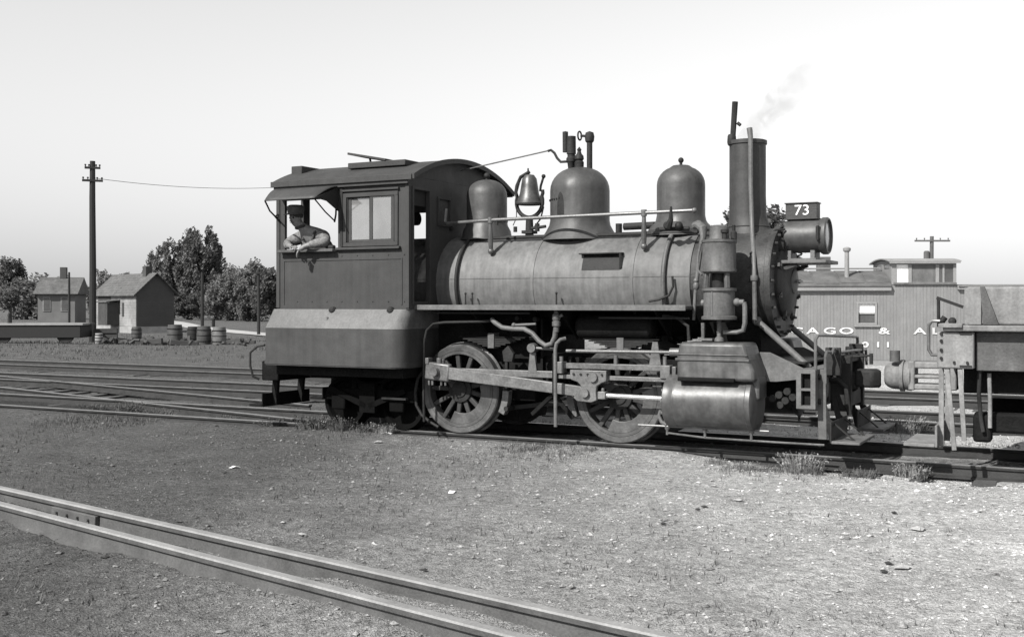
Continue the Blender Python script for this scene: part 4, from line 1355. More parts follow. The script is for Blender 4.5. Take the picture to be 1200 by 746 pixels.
lo = plan(-2.60, -.47, 1.42, .20)
hi = plan(-2.58, -.455, 1.275, .13)
mb = MB().prism(lo, 'z', .83, 1.315)
tank = P('water_tank', mb, 'tank', smooth=40)
n_ = len(lo)
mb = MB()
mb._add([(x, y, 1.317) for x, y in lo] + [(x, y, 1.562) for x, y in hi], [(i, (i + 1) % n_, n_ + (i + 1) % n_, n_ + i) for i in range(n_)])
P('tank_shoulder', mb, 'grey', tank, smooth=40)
P('tank_seam', MB().box(-1.66, -1.635, -1.36, -1.30, 1.40, 1.46), 'grey', tank)
mb = MB()
for x_ in (-1.62, -.72):
    mb.cyl((x_, -1.285, 1.56), (x_ + .0, -1.30, 1.575), .05, .03, 10)
P('tank_filler_lug', mb, 'iron', tank)
mb = MB()
lo2 = plan(-2.61, -.462, 1.428, .205)
mb.prism(lo2, 'z', .845, .90)
P('tank_bottom_strip', mb, 'tank', tank, smooth=40)
P('tank_belly', MB().box(-2.56, -.55, -1.25, 1.25, .70, .829), 'grime')
P('rear_beam', MB().box(-2.90, -2.62, -1.15, 1.15, .60, .86), 'grime', bevel=0.015)
P('rear_grab_iron', MB().tube([(-2.86, -1.24, .62), (-2.92, -1.30, .66), (-2.95, -1.32, .80), (-2.95, -1.32, .98), (-2.88, -1.26, 1.06), (-2.76, -1.25, 1.08)], .016, 8), 'iron')
for sy in (-1, 1):
    y0, y1 = sorted((.15 * sy, 1.15 * sy))
    fb = P('footboard', MB().box(-3.12, -2.88, y0, y1, .24, .275), 'grime', bevel=0.006)
    P('footboard_guard', MB().box(-2.90, -2.885, y0, y1, .25, .42), 'grime', fb)
    for yy in (.38 * sy, .92 * sy):
        P('footboard_hanger', MB().bar((-2.84, yy, .62), (-2.87, yy, .26), .09, .05, (0, 1, 0)), 'grime', fb)
P('rear_coupler', MB().box(-3.25, -2.85, -.1, .1, .64, .84), 'grime', bevel=0.03)
# trailing truck
tf = P('truck_frame', MB().box(-2.0, -.60, -.92, -.82, .36, .52).box(-2.0, -.60, .82, .92, .36, .52).box(-1.5, -1.1, -.9, .9, .40, .62), 'black', bevel=0.02)
P('truck_spring', MB().bar((-1.75, -.87, .72), (-1.3, -.87, .54), .06, .05).bar((-.85, -.87, .72), (-1.3, -.87, .54), .06, .05).cyl((-1.55, -.87, .5), (-1.55, -.87, .78), .05), 'black', tf)
P('ash_pan_side', MB().box(-1.95, -.62, -.62, -.58, .12, .72), 'black', tf)
P('truck_equalizer', MB().bar((-1.9, -.95, .52), (-1.32, -.95, .30), .04, .07).bar((-.72, -.95, .52), (-1.28, -.95, .30), .04, .07).box(-1.42, -1.18, -.97, -.9, .22, .60), 'black', tf)
P('truck_step', MB().box(-1.05, -.68, -1.0, -.93, .405, .43), 'iron', tf)
for x_ in (-1.78, -.86):
    for sy in (-1, 1):
        tw = P('truck_wheel', MB().lathe([(0, .80 * sy), (.07, .80 * sy), (.09, .76 * sy), (.26, .74 * sy), (.28, .80 * sy), (.33, .80 * sy), (.335, .69 * sy), (.36, .67 * sy), (.36, .655 * sy), (.0, .655 * sy)], (x_, 0, .335), 'y', 36), 'black')
        P('journal_box', MB().box(x_ - .11, x_ + .11, .83 * sy - .06, .83 * sy + .12 * sy, .24, .44), 'black', tw, bevel=0.02)
    P('axle', MB().cyl((x_, -.66, .335), (x_, .66, .335), .06), 'black')

# ------------------------------------------------------------------ engine man leaning out of the cab window
def skin_mesh(name, verts, edges, radii, sub=2):
    me_ = bpy.data.meshes.new(name)
    me_.from_pydata(verts, edges, [])
    ob = bpy.data.objects.new(name, me_)
    COL.objects.link(ob)
    sk = ob.modifiers.new('skin', 'SKIN')
    sk.use_smooth_shade = True
    for i, r_ in enumerate(radii):
        me_.skin_vertices[0].data[i].radius = r_ if isinstance(r_, tuple) else (r_, r_)
    me_.skin_vertices[0].data[0].use_root = True
    ss = ob.modifiers.new('sub', 'SUBSURF')
    ss.levels = ss.render_levels = sub
    dg = bpy.context.evaluated_depsgraph_get()
    out = bpy.data.meshes.new_from_object(ob.evaluated_get(dg))
    bpy.data.objects.remove(ob)
    bpy.data.meshes.remove(me_)
    out.name = name
    return out


def skel(chain):
    """chain: list of (name, pos, radius, parent)"""
    idx = {c[0]: i for i, c in enumerate(chain)}
    return [c[1] for c in chain], [(idx[c[3]], idx[c[0]]) for c in chain if c[3]], [c[2] for c in chain]


man = thing('person', 'man in cap and dark overalls leaning out of the open cab window', 'person', (-2.0, -.95, 2.02))
B_ = [
    ('pelvis', (-1.93, -.93, 2.12), (.15, .13), None), ('belly', (-1.94, -.98, 2.27), (.145, .12), 'pelvis'), ('chest', (-2.02, -1.07, 2.46), (.155, .13), 'belly'),
    ('upper', (-2.08, -1.14, 2.55), (.12, .10), 'chest'), ('neck', (-2.15, -1.22, 2.63), .058, 'upper'), ('jaw', (-2.20, -1.275, 2.685), (.070, .076), 'neck'),
    ('head', (-2.215, -1.285, 2.76), (.086, .096), 'jaw'), ('crown', (-2.215, -1.275, 2.835), (.07, .08), 'head'),
    ('sl', (-1.90, -1.12, 2.545), .078, 'upper'), ('el', (-1.70, -1.29, 2.43), .055, 'sl'), ('fl', (-1.83, -1.36, 2.405), .048, 'el'), ('wl', (-1.955, -1.41, 2.375), .034, 'fl'), ('hl', (-2.02, -1.44, 2.325), .032, 'wl'),
    ('sr', (-2.26, -1.06, 2.53), .078, 'upper'), ('er', (-2.42, -1.20, 2.43), .055, 'sr'), ('fr', (-2.34, -1.29, 2.40), .046, 'er'), ('wr', (-2.25, -1.35, 2.385), .034, 'fr'), ('hr', (-2.19, -1.375, 2.375), .03, 'wr'),
    ('tl', (-1.80, -1.0, 2.10), .09, 'pelvis'), ('kl', (-1.62, -.75, 2.06), .065, 'tl'), ('al', (-1.60, -.72, 1.70), .045, 'kl'), ('ol', (-1.60, -.80, 1.65), .04, 'al'),
    ('tr', (-2.08, -.86, 2.10), .09, 'pelvis'), ('kr', (-2.0, -.62, 2.06), .065, 'tr'), ('ar', (-2.0, -.58, 1.70), .045, 'kr'), ('or', (-2.0, -.66, 1.65), .04, 'ar'),
]
body = skin_mesh('body', *skel(B_))
bm = bmesh.new()
bm.from_mesh(body)
# fingers, nose and ears grow out of the same mesh
ex = MB()


def fingers(palm, dirv, side, down, lens=(.075, .085, .08, .062), curl=.5):
    palm, dirv, side, down = Vector(palm), Vector(dirv).normalized(), Vector(side).normalized(), Vector(down).normalized()
    for i, L in enumerate(lens):
        p0 = palm + side * (-.030 + .02 * i)
        p1 = p0 + dirv * L * .45
        p2 = p1 + (dirv * (1 - curl * .5) + down * curl).normalized() * L * .33
        p3 = p2 + (dirv * (1 - curl) + down * curl * 1.4).normalized() * L * .25
        ex.tube([p0 - dirv * .02, p1, p2, p3], [.0105, .0095, .0088, .0065], 8)
    t0 = palm - side * .028 - dirv * .02
    t1 = t0 - side * .03 + dirv * .025
    ex.tube([t0, t1, t1 + dirv * .028 + down * .006], [.0125, .011, .008], 8)


fingers((-2.035, -1.45, 2.30), (-.35, -.2, -.9), (.5, -.85, 0), (.4, .3, -.6))
fingers((-2.165, -1.385, 2.372), (.9, -.35, -.1), (.2, .8, .25), (.1, -.2, -.9))
fd_ = Vector((-.12, -.95, -.22)).normalized()
hc = Vector((-2.215, -1.285, 2.75))
nose = hc + fd_ * .076
ex.tube([nose + Vector((0, 0, .025)) - fd_ * .02, nose + fd_ * .004, nose + fd_ * .016 - Vector((0, 0, .018)), nose - Vector((0, 0, .026)) - fd_ * .01], [.010, .011, .013, .008], 8)
sd_ = Vector((-fd_.y, fd_.x, 0)).normalized()
for s_ in (-1, 1):
    e = hc + sd_ * .072 * s_ - Vector((0, 0, .005))
    ex.tube([e - Vector((0, 0, .028)), e + sd_ * .008 * s_, e + Vector((0, 0, .028))], [.009, .013, .009], 8)
tmp = bpy.data.meshes.new('tmp')
tmp.from_pydata(ex.v, [], ex.f)
bm.from_mesh(tmp)
bm.to_mesh(body)
bm.free()
body.polygons.foreach_set('use_smooth', [True] * len(body.polygons))
body.materials.clear()
body.materials.append(M['skin'])
bo = obj('body', body, 'skin', man)
for s_ in (-1, 1):
    e = hc + fd_ * .066 + sd_ * .031 * s_ + Vector((0, 0, .018))
    obj('eye', MB().ball(e, .013, 10, 6), 'iron', bo)
obj('mouth', MB().bar(hc + fd_ * .072 - sd_ * .024 - Vector((0, 0, .042)), hc + fd_ * .072 + sd_ * .024 - Vector((0, 0, .042)), .012, .008), 'denim', bo)
keep = {'pelvis', 'belly', 'chest', 'upper', 'sl', 'el', 'fl', 'wl', 'sr', 'er', 'fr', 'wr'}
sh = []
for n_a, p_, r_, par in B_:
    if n_a in keep and par in keep | {None}:
        r2 = tuple(x * 1.13 + .006 for x in r_) if isinstance(r_, tuple) else r_ * 1.16 + .008
        if n_a in ('wl', 'wr'):
            pp = next(b for b in B_ if b[0] == par)[1]
            p_ = tuple(Vector(pp).lerp(Vector(p_), .75))
        sh.append((n_a, p_, r2, par))
sm_ = skin_mesh('shirt', *skel(sh))
sm_.materials.clear()
sm_.materials.append(M['shirt'])
obj('shirt', sm_, 'shirt', man)
ov = [('pelvis', (-1.93, -.93, 2.12), (.185, .165), None), ('belly', (-1.94, -.985, 2.27), (.175, .15), 'pelvis'), ('chest', (-2.04, -1.10, 2.47), (.165, .15), 'belly')] + \
     [(n_a, p_, r_ * 1.2 + .01, par) for n_a, p_, r_, par in B_ if n_a in ('tl', 'kl', 'al', 'tr', 'kr', 'ar')]
om = skin_mesh('overalls', *skel(ov))
om.materials.clear()
om.materials.append(M['denim'])
obj('overalls', om, 'denim', man)
for s_, a_ in ((-1, (-2.14, -1.22, 2.47)), (1, (-1.97, -1.25, 2.46))):
    obj('brace', MB().tube([a_, Vector(a_) + Vector((0.02 * s_, .03, .10)), Vector(a_) + Vector((.02 * s_, .10, .14))], .018, 8), 'denim', man)
obj('kerchief', MB().tube([Vector((-2.165, -1.225, 2.635)) + Vector((.068 * math.cos(t * R(30)), .068 * math.sin(t * R(30)), .012 * math.cos(t * R(30)))) for t in range(13)], .02, 8), 'denim', man)
# engineer's cap
cz = Vector((-2.215, -1.28, 2.805))
mb = MB().lathe([(.104, 0), (.106, .03), (.116, .075), (.112, .10), (.08, .118), (0, .122)], cz, 'z', 24)
hat = obj('cap', mb, 'cap', man)
vis = []
for i in range(13):
    t = R(-70) + R(140) * i / 12
    dv_ = fd_ * math.cos(t) + sd_ * math.sin(t)
    dv_.z = 0
    vis.append((cz + dv_.normalized() * .10, cz + dv_.normalized() * (.105 + .066 * math.cos(t * 1.1)) + Vector((0, 0, -.022 * math.cos(t)))))
mb = MB()
vv = [p for a_, b_ in vis for p in (a_, b_)]
mb._add([tuple(p) for p in vv] + [tuple(p + Vector((0, 0, .008))) for p in vv], [(2 * i, 2 * i + 1, 2 * i + 3, 2 * i + 2) for i in range(12)] + [(26 + 2 * i, 26 + 2 * i + 2, 26 + 2 * i + 3, 26 + 2 * i + 1) for i in range(12)] + [(2 * i + 1, 27 + 2 * i, 29 + 2 * i, 2 * i + 3) for i in range(12)])
obj('cap_visor', mb, 'cap', hat)
obj('hair', MB().lathe([(.085, -.05), (.09, -.02), (.09, .01)], cz - fd_ * .012, 'z', 20), 'denim', man)

# ------------------------------------------------------------------ smoke drifting off the stack
mb = MB()
pts = [(3.47, 0, 3.40), (3.49, 0, 3.56), (3.56, .02, 3.70), (3.68, .05, 3.84), (3.84, .1, 4.0), (4.02, .12, 4.14), (4.25, .15, 4.27), (4.5, .2, 4.36)]
mb.tube(pts, [.14, .15, .14, .16, .19, .22, .22, .10], 16)
smo = obj('smoke', mb, 'white', kind='stuff', smooth=60)
smo['label'] = 'thin wisp of grey smoke drifting from the stack'
vm = bpy.data.materials.new('smoke_volume')
vm.use_nodes = True
t = vm.node_tree
t.nodes.clear()
out = t.nodes.new('ShaderNodeOutputMaterial')
pv = t.nodes.new('ShaderNodeVolumePrincipled')
pv.inputs['Color'].default_value = (.55, .55, .55, 1)
tc = t.nodes.new('ShaderNodeTexCoord')
nz = t.nodes.new('ShaderNodeTexNoise')
nz.inputs['Scale'].default_value = 4.5
nz.inputs['Detail'].default_value = 6
nz.inputs['Distortion'].default_value = 1.2
t.links.new(tc.outputs['Object'], nz.inputs['Vector'])
mr = t.nodes.new('ShaderNodeMapRange')
mr.inputs['From Min'].default_value = .40
mr.inputs['From Max'].default_value = .72
mr.inputs['To Min'].default_value = 0
mr.inputs['To Max'].default_value = 3.0
t.links.new(nz.outputs['Fac'], mr.inputs['Value'])
sx_ = t.nodes.new('ShaderNodeSeparateXYZ')
t.links.new(tc.outputs['Object'], sx_.inputs[0])
thin = t.nodes.new('ShaderNodeMapRange')
thin.interpolation_type = 'SMOOTHSTEP'
thin.inputs['From Min'].default_value = 3.65
thin.inputs['From Max'].default_value = 4.42
thin.inputs['To Min'].default_value = 1
thin.inputs['To Max'].default_value = 0
t.links.new(sx_.outputs['X'], thin.inputs['Value'])
ml = t.nodes.new('ShaderNodeMath')
ml.operation = 'MULTIPLY'
t.links.new(mr.outputs[0], ml.inputs[0])
t.links.new(thin.outputs[0], ml.inputs[1])
t.links.new(ml.outputs[0], pv.inputs['Density'])
t.links.new(pv.outputs[0], out.inputs['Volume'])
smo.data.materials.clear()
smo.data.materials.append(vm)

# ------------------------------------------------------------------ caboose body standing on the ground behind
CB = thing('caboose', 'pale board-sided caboose with cupola and white lettering behind the locomotive front', 'caboose', tuple(cam_pt(9.76, 30, -.12)), R(27.3 - 5))


def C(name, mb, m_, parent=None, **k):
    return lobj(name, mb, m_, parent or CB, **k)


CW = (-.88, -.44, 1.22, 1.74)
XL, XR, ZE = -6.2, 6.4, 2.24
C('wall', wall_grid('y', .03, .10, XL, XR, .05, ZE, [CW]), 'caboose', smooth=0)
C('wall', MB().box(XL, XR, 2.55, 2.62, .05, ZE), 'caboose', smooth=0)
C('wall', MB().box(XL, XL + .06, .10, 2.55, .05, ZE + .3), 'caboose', smooth=0)
C('wall', MB().box(XR - .06, XR, .10, 2.55, .05, ZE + .06), 'caboose', smooth=0)
mb = MB()
nbd = int((XR - XL) / .088)
for i in range(nbd):
    x0 = XL + i * .088 + .002
    x1 = x0 + .084
    y0 = .012 + .004 * random.random()
    top = ZE - .02 if (x1 < 0 or x0 > 1.72) else ZE + .02
    if x1 > CW[0] - .02 and x0 < CW[1] + .02:
        mb.box(x0, x1, y0, .029, .21, CW[2] - .03)
        mb.box(x0, x1, y0, .029, CW[3] + .03, top)
    else:
        mb.box(x0, x1, y0, .029, .21, top)
C('siding', mb, 'caboose', kind='stuff', smooth=0)
cw = C('window', rect_frame(CW[0] - .05, CW[1] + .05, CW[2] - .05, CW[3] + .05, -.02, .02, .05), 'cabtrim', bevel=0.004)
C('sill', MB().box(CW[0] - .12, CW[1] + .12, -.05, .015, CW[2] - .10, CW[2] - .052), 'cabtrim', cw)
C('pane', MB().box(CW[0], CW[1], .06, .068, CW[2], (CW[2] + CW[3]) / 2 - .02), 'darkglass', cw)
C('pane', MB().box(CW[0], CW[1], .04, .048, (CW[2] + CW[3]) / 2 + .02, CW[3]), 'curtain', cw)
C('meeting_rail', MB().box(CW[0], CW[1], .03, .06, (CW[2] + CW[3]) / 2 - .02, (CW[2] + CW[3]) / 2 + .02), 'cabtrim', cw)
C('side_sill', MB().box(XL, XR, -.03, .028, .04, .20), 'cabtrim', bevel=0.01)
C('cornice', MB().box(XL - .1, -.02, -.10, .0, ZE - .15, ZE - .02), 'cabtrim', bevel=0.01)
C('cornice', MB().box(1.72, XR + .35, -.10, .0, ZE - .12, ZE), 'cabtrim', bevel=0.01)


def car_roof(x0, x1, z0, rise, y0=-.13, y1=2.78, t=.03, n=16):
    ym = (y0 + y1) / 2
    up = [(y0 + (y1 - y0) * i / n, z0 + rise * (1 - ((y0 + (y1 - y0) * i / n - ym) / (y1 - ym)) ** 2)) for i in range(n + 1)]
    return MB().prism(up + [(y, z - t) for y, z in up[::-1]], 'x', x0, x1)


rf = C('roof', car_roof(XL - .2, -.03, ZE, .42), 'cabroof', smooth=50)
rnd = random.Random(5)
for i in range(9):
    x0 = XL + .1 + i * .68
    if x0 + .6 > -.05:
        break
    q = MB()
    y0 = -.05 + rnd.uniform(0, .05)
    for j in range(6):
        ya, yb = y0 + j * .19, y0 + (j + 1) * .19
        za, zb = [ZE + .42 * (1 - ((y - 1.325) / 1.455) ** 2) + .004 + .002 * (i % 2) for y in (ya, yb)]
        q._add([(x0, ya, za), (x0 + .62, ya, za), (x0 + .62, yb, zb), (x0, yb, zb), (x0, ya, za + .012), (x0 + .62, ya, za + .012), (x0 + .62, yb, zb + .012), (x0, yb, zb + .012)],
               [(4, 5, 6, 7), (0, 1, 5, 4), (1, 2, 6, 5), (3, 0, 4, 7)])
    C('roofing_sheet', q, ['cabroof', 'cabroof', 'grey'][i % 3], rf, smooth=0)
C('running_board', MB().box(XL - .2, -.05, 1.1, 1.55, ZE + .48, ZE + .51).box(XL, XL + .06, 1.12, 1.53, ZE + .40, ZE + .48).box(-2.5, -2.44, 1.12, 1.53, ZE + .40, ZE + .48), 'cabtrim', rf)
C('roof', car_roof(1.73, XR + .45, ZE - .02, .06), 'cabroof', smooth=50)
pipe = C('stove_pipe', MB().lathe([(.065, ZE + .1), (.06, ZE + .92), (.10, ZE + .95), (.11, ZE + 1.02), (.06, ZE + 1.05), (0, ZE + 1.06)], (-1.12, .35, 0), 'z', 16), 'cabtrim')
C('roof_chimney', MB().box(-1.62, -1.26, 2.0, 2.35, ZE + .1, ZE + .86), 'grey', bevel=0.01)
# cupola
ZC = 2.90
C('cupola_wall', wall_grid('y', .0, .06, .0, 1.70, ZE + .021, ZC, [(.13, .44, ZE + .08, ZC - .10), (.53, 1.16, ZE + .08, ZC - .10), (1.25, 1.62, ZE + .08, ZC - .10)]), 'cabtrim', smooth=0)
C('cupola_wall', wall_grid('y', 2.2, 2.26, .0, 1.70, ZE - .1, ZC, [(.13, .8, ZE + .08, ZC - .10), (.9, 1.62, ZE + .08, ZC - .10)]), 'cabtrim', smooth=0)
for x0 in (.0, 1.65):
    C('cupola_end', wall_grid('x', x0, x0 + .05, .061, 2.199, ZE - .1, ZC + .04, [(.25, 1.0, ZE + .45, ZC - .08), (1.2, 2.0, ZE + .45, ZC - .08)]), 'caboose', smooth=0)
for yy in ((.25, 1.0), (1.2, 2.0)):
    C('window_pane', MB().box(.02, .028, yy[0], yy[1], ZE + .45, ZC - .08), 'darkglass')
C('window_pane', MB().box(.13, .44, .025, .032, ZE + .08, ZC - .10), 'curtain')
C('window_pane', MB().box(.53, 1.16, .025, .032, ZE + .08, ZC - .10), 'grey')
C('window_pane', MB().box(1.25, 1.62, .025, .032, ZE + .08, ZC - .10), 'darkglass')
C('window_post', MB().box(1.34, 1.39, .0, .024, ZE + .08, ZC - .10), 'cabtrim')
C('window_sill', MB().box(.05, 1.70, -.05, -.001, ZE + .02, ZE + .07), 'grey')
C('cupola_roof', car_roof(-.10, 1.80, ZC, .10, -.12, 2.38), 'cabtrim', smooth=50)
C('roof_trim', MB().box(-.08, 1.78, -.115, -.10, ZC - .07, ZC + .01), 'cabtrim')
# lettering: extended white letters along the side
fx = Matrix.Rotation(R(90), 4, 'X')
for ch, x_ in zip('CHICAGO&ALTON', (-3.72, -3.30, -2.95, -2.52, -2.10, -1.64, -1.20, -.20, .74, 1.16, 1.56, 1.98, 2.42)):
    text_part(ch, .24, CB, 'letter', Matrix.Translation((x_, -.004, 1.0)) @ fx, 'letter', 2.0 if ch not in 'I' else 1.6, .004, .004)
for ch, x_ in zip('011', (-.70, -.36, -.10)):
    text_part(ch, .20, CB, 'letter', Matrix.Translation((x_, -.004, .63)) @ fx, 'letter', 1.9, .004, .004)


# ------------------------------------------------------------------ tender coupled ahead of the engine
TN = thing('tender', 'light grey end of a tender with grab irons and footboard at the right edge', 'rail car', (7.5, 0, 0))


def T(name, mb, m_, parent=None, **k):
    return P(name, mb, m_, parent or TN, **k)


T('side_sill', MB().box(6.09, 11.0, -1.16, -1.06, .98, 1.36), 'wood', bevel=0.01)
T('side_sill', MB().box(6.09, 11.0, 1.06, 1.16, .98, 1.36), 'wood', bevel=0.01)
eb = T('end_beam', MB().box(5.74, 6.08, -1.25, 1.25, 1.0, 1.36), 'tender', bevel=0.015)
T('deck_edge', MB().box(5.80, 11.0, -1.29, 1.29, 1.365, 1.425), 'tender', bevel=0.012)
T('deck_end_board', MB().box(5.76, 5.98, -1.32, -1.0, 1.40, 1.44), 'tender', bevel=0.006)
mb = MB()
for z in (1.10, 1.18, 1.27, 1.34):
    mb.cyl((5.78, -1.25, z), (5.78, -1.275, z), .017, .014, 6)
for x in (5.9, 6.02):
    mb.cyl((x, -1.25, 1.06), (x, -1.27, 1.06), .016, .013, 6)
T('bolts', mb, 'iron', eb, kind='stuff')
T('beam_strap', MB().box(5.95, 6.06, -1.262, -1.251, 1.335, 1.352).box(5.95, 6.06, -1.262, -1.251, 1.02, 1.035), 'iron', eb)
T('tank', MB().box(6.0, 10.9, -1.15, 1.15, 1.426, 1.80), 'tender', bevel=0.02)
T('tank_rib', MB().prism([(6.16, 1.43), (6.30, 1.43), (6.17, 1.80), (6.13, 1.80)], 'y', -1.20, -1.152), 'wood', bevel=0.004)
T('tank_panel', MB().box(5.985, 6.14, -1.175, -1.152, 1.43, 1.79), 'tender', bevel=0.004)
T('grab_iron', MB().tube([(5.74, -1.0, 1.46), (5.66, -1.0, 1.46), (5.63, -1.0, 1.42), (5.63, -1.0, 1.17), (5.66, -1.0, 1.12), (5.74, -1.0, 1.12)], .018, 8), 'handrail')
T('brake_lever', MB().tube([(5.72, -.95, 1.40), (5.715, -.95, 1.70)], .016, 8).bar((5.70, -.95, 1.695), (5.95, -.95, 1.60), .03, .03), 'iron')
T('brake_ratchet', MB().cyl((5.74, -.95, 1.44), (5.78, -.95, 1.50), .03).ball((5.86, -1.05, 1.46), .04, 8, 6), 'iron')
ft = T('footboard', MB().box(5.40, 5.70, -1.10, -.25, .20, .235), 'tender', bevel=0.006)
T('footboard_guard', MB().box(5.70, 5.725, -1.10, -.25, .20, .42), 'tender', ft, bevel=0.006)
for yy in (-.95, -.45):
    T('footboard_hanger', MB().bar((5.745, yy, 1.02), (5.745, yy, .20), .05, .03, (0, 1, 0)), 'tender', ft, bevel=0.004)
T('step_strap', MB().bar((5.83, -1.22, 1.0), (5.90, -1.24, .20), .045, .02, (0, 1, 0)), 'tender', bevel=0.004)
T('step_strap', MB().bar((5.95, -1.22, 1.0), (5.99, -1.24, .30), .045, .02, (0, 1, 0)), 'tender', bevel=0.004)
T('chain', MB().tube([(6.12, -1.1, 1.0), (6.11, -1.1, .75), (6.13, -1.1, .5), (6.15, -1.1, .38)], .02, 8), 'iron')
T('air_pipe', MB().tube([(6.20, -1.05, .95), (6.21, -1.08, .7), (6.21, -1.08, .42)], .02, 8), 'tender')
T('underframe', MB().box(5.95, 10.8, -.9, .9, .74, .98), 'grime')
cpl = T('coupler', MB().box(5.34, 5.80, -.13, .13, .93, 1.0).box(5.34, 5.80, -.13, .13, .82, .86).box(5.34, 5.80, -.13, .13, .70, .76).box(5.70, 5.80, -.14, .14, .70, 1.0).box(5.30, 5.37, -.14, .14, .69, 1.01), 'tender', bevel=0.015)
T('coupler_head', MB().lathe([(0, 5.04), (.10, 5.04), (.13, 5.07), (.15, 5.12), (.155, 5.20), (.175, 5.205), (.175, 5.245), (.155, 5.25), (.165, 5.285), (.165, 5.32), (0, 5.325)], (0, 0, .84), 'x', 28), 'tender', cpl)
T('knuckle_pin', MB().cyl((5.16, -.12, 1.0), (5.16, -.12, 1.12), .055), 'grey', cpl)
tr = T('truck', MB().box(6.05, 8.2, -.98, -.86, .36, .56).box(6.05, 8.2, .86, .98, .36, .56).box(6.9, 7.3, -.9, .9, .4, .72), 'grime', bevel=0.03)
T('truck_axle_box', MB().box(6.05, 6.22, -1.06, -.86, .27, .54), 'grime', tr, bevel=0.03)
for x_ in (7.0, 8.5):
    for sy in (-1, 1):
        T('wheel', MB().lathe([(0, .80 * sy), (.07, .80 * sy), (.09, .76 * sy), (.33, .74 * sy), (.36, .80 * sy), (.41, .80 * sy), (.415, .69 * sy), (.44, .67 * sy), (.44, .655 * sy), (.0, .655 * sy)], (x_, 0, .415), 'y', 40), 'iron', tr)

# ------------------------------------------------------------------ utility poles
def pole(label, loc, h, r0, r1, arms, m_='pole', rz=0.0, transformer=None):
    t_ = thing('utility_pole', label, 'pole', loc, rz, 'utility poles')
    lobj('post', MB().tube([(0, 0, -.3), (.01, 0, h * .4), (-.01, .01, h * .8), (0, 0, h)], [r0, r0 * .9, (r0 + 2 * r1) / 3, r1], 10), m_, t_)
    for z, L in arms:
        a_ = lobj('crossarm', MB().box(-L, L, -.13, -.03, z - .045, z + .045), m_, t_)
        for sx in (-.9, -.45, .45, .9):
            lobj('insulator', MB().lathe([(.02, z + .045), (.02, z + .08), (.04, z + .09), (.035, z + .15), (0, z + .16)], (sx * L, -.08, 0), 'z', 8), m_, a_)
    if transformer:
        lobj('transformer', MB().lathe([(.0, transformer), (.16, transformer), (.16, transformer + .4), (.1, transformer + .46), (0, transformer + .46)], (-.28, 0, 0), 'z', 12), m_, t_)
    return t_


p1 = cam_pt((108.5 - 622) / 1300 * 48, 48, -.1)
pole('tall black utility pole with two crossarms left of the shed', p1, 7.85, .155, .11, [(7.55, .32), (7.0, .42)], 'pole', TH + R(20))
pole('short slim pole in front of the tall trees', cam_pt((237 - 622) / 1300 * 72, 72, -.1), 3.7, .11, .09, [], 'pole')
pole('slim pole with one crossarm near the cab, before the round trees', cam_pt((303 - 622) / 1300 * 60, 60, -.1), 3.55, .09, .07, [(3.35, .38)], 'pole', TH)
pole('thin pole beside the grey house at the left edge', cam_pt((81 - 622) / 1300 * 70, 70, -.1), 3.7, .08, .06, [], 'pole')
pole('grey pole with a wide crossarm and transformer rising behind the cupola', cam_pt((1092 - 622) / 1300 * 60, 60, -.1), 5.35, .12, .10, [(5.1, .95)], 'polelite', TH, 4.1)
# wires from the tall pole
for lab, dz, dx, e in (('power line running from the tall pole towards the cab', 7.1, .0, (360, 217, 60)),):
    a_ = p1 + Vector((dx, 0, dz + .05))
    u_, v_, Z_ = e
    b_ = cam_pt((u_ - 622) / 1300 * Z_, Z_, 1.64 - (v_ - 355) / 1300 * Z_)
    pts = [a_.lerp(b_, i / 16) - Vector((0, 0, .5 * 4 * (i / 16) * (1 - i / 16) * .6)) for i in range(17)]
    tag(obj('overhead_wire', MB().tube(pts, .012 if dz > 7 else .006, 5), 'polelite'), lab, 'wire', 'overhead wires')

# ------------------------------------------------------------------ shed at the left
SH = thing('shed', 'small gabled shed with pale front and shaded board gable at the left', 'shed', tuple(cam_pt(-22.4, 63, -.1)), TH + R(45))
W_, L_, HW, HA = 2.3, 5.3, 2.35, 3.42


def S(name, mb, m_, parent=None, **k):
    return lobj(name, mb, m_, parent or SH, **k)


S('foundation', MB().box(-.02, W_ + .02, -.02, L_ + .02, -.1, .38), 'concrete')
S('wall', MB().box(.0, .08, .0, L_, .38, HW), 'shedwhite', smooth=0)
S('wall', MB().box(W_ - .08, W_, .0, L_, .38, HW), 'shedwhite', smooth=0)
S('gable', MB().prism([(.081, .381), (W_ - .081, .381), (W_ - .081, HW), (W_ / 2, HA - .06), (.081, HW)], 'y', .01, .08), 'shedshade', smooth=0)
S('gable', MB().prism([(.081, .381), (W_ - .081, .381), (W_ - .081, HW), (W_ / 2, HA - .06), (.081, HW)], 'y', L_ - .08, L_), 'shedshade', smooth=0)
nb_ = 20
for i in range(nb_):
    z0 = .40 + i * .145
    z1 = z0 + .138
    if z0 < HW:
        xa, xb = .0, W_
        xc, xd = .0, W_
    k0 = max(0, (z0 - HW) / (HA - HW)) * W_ / 2
    k1 = max(0, (z1 - HW) / (HA - HW)) * W_ / 2
    if W_ / 2 - k1 < .05:
        break
    S('board', MB()._add([(k0, -.012, z0), (W_ - k0, -.012, z0), (W_ - k1, -.002, z1), (k1, -.002, z1), (k0, .009, z0), (W_ - k0, .009, z0), (W_ - k1, .009, z1), (k1, .009, z1)],
                         [(0, 1, 2, 3), (4, 7, 6, 5), (0, 4, 5, 1), (1, 5, 6, 2), (2, 6, 7, 3), (3, 7, 4, 0)]), 'shedshade', None, smooth=0)
for i in range(13):
    z0 = .40 + i * .15
    S('board', MB().box(-.02, -.002, .02, L_, z0, z0 + .142), 'shedwhite', None, smooth=0)
rfs = MB()
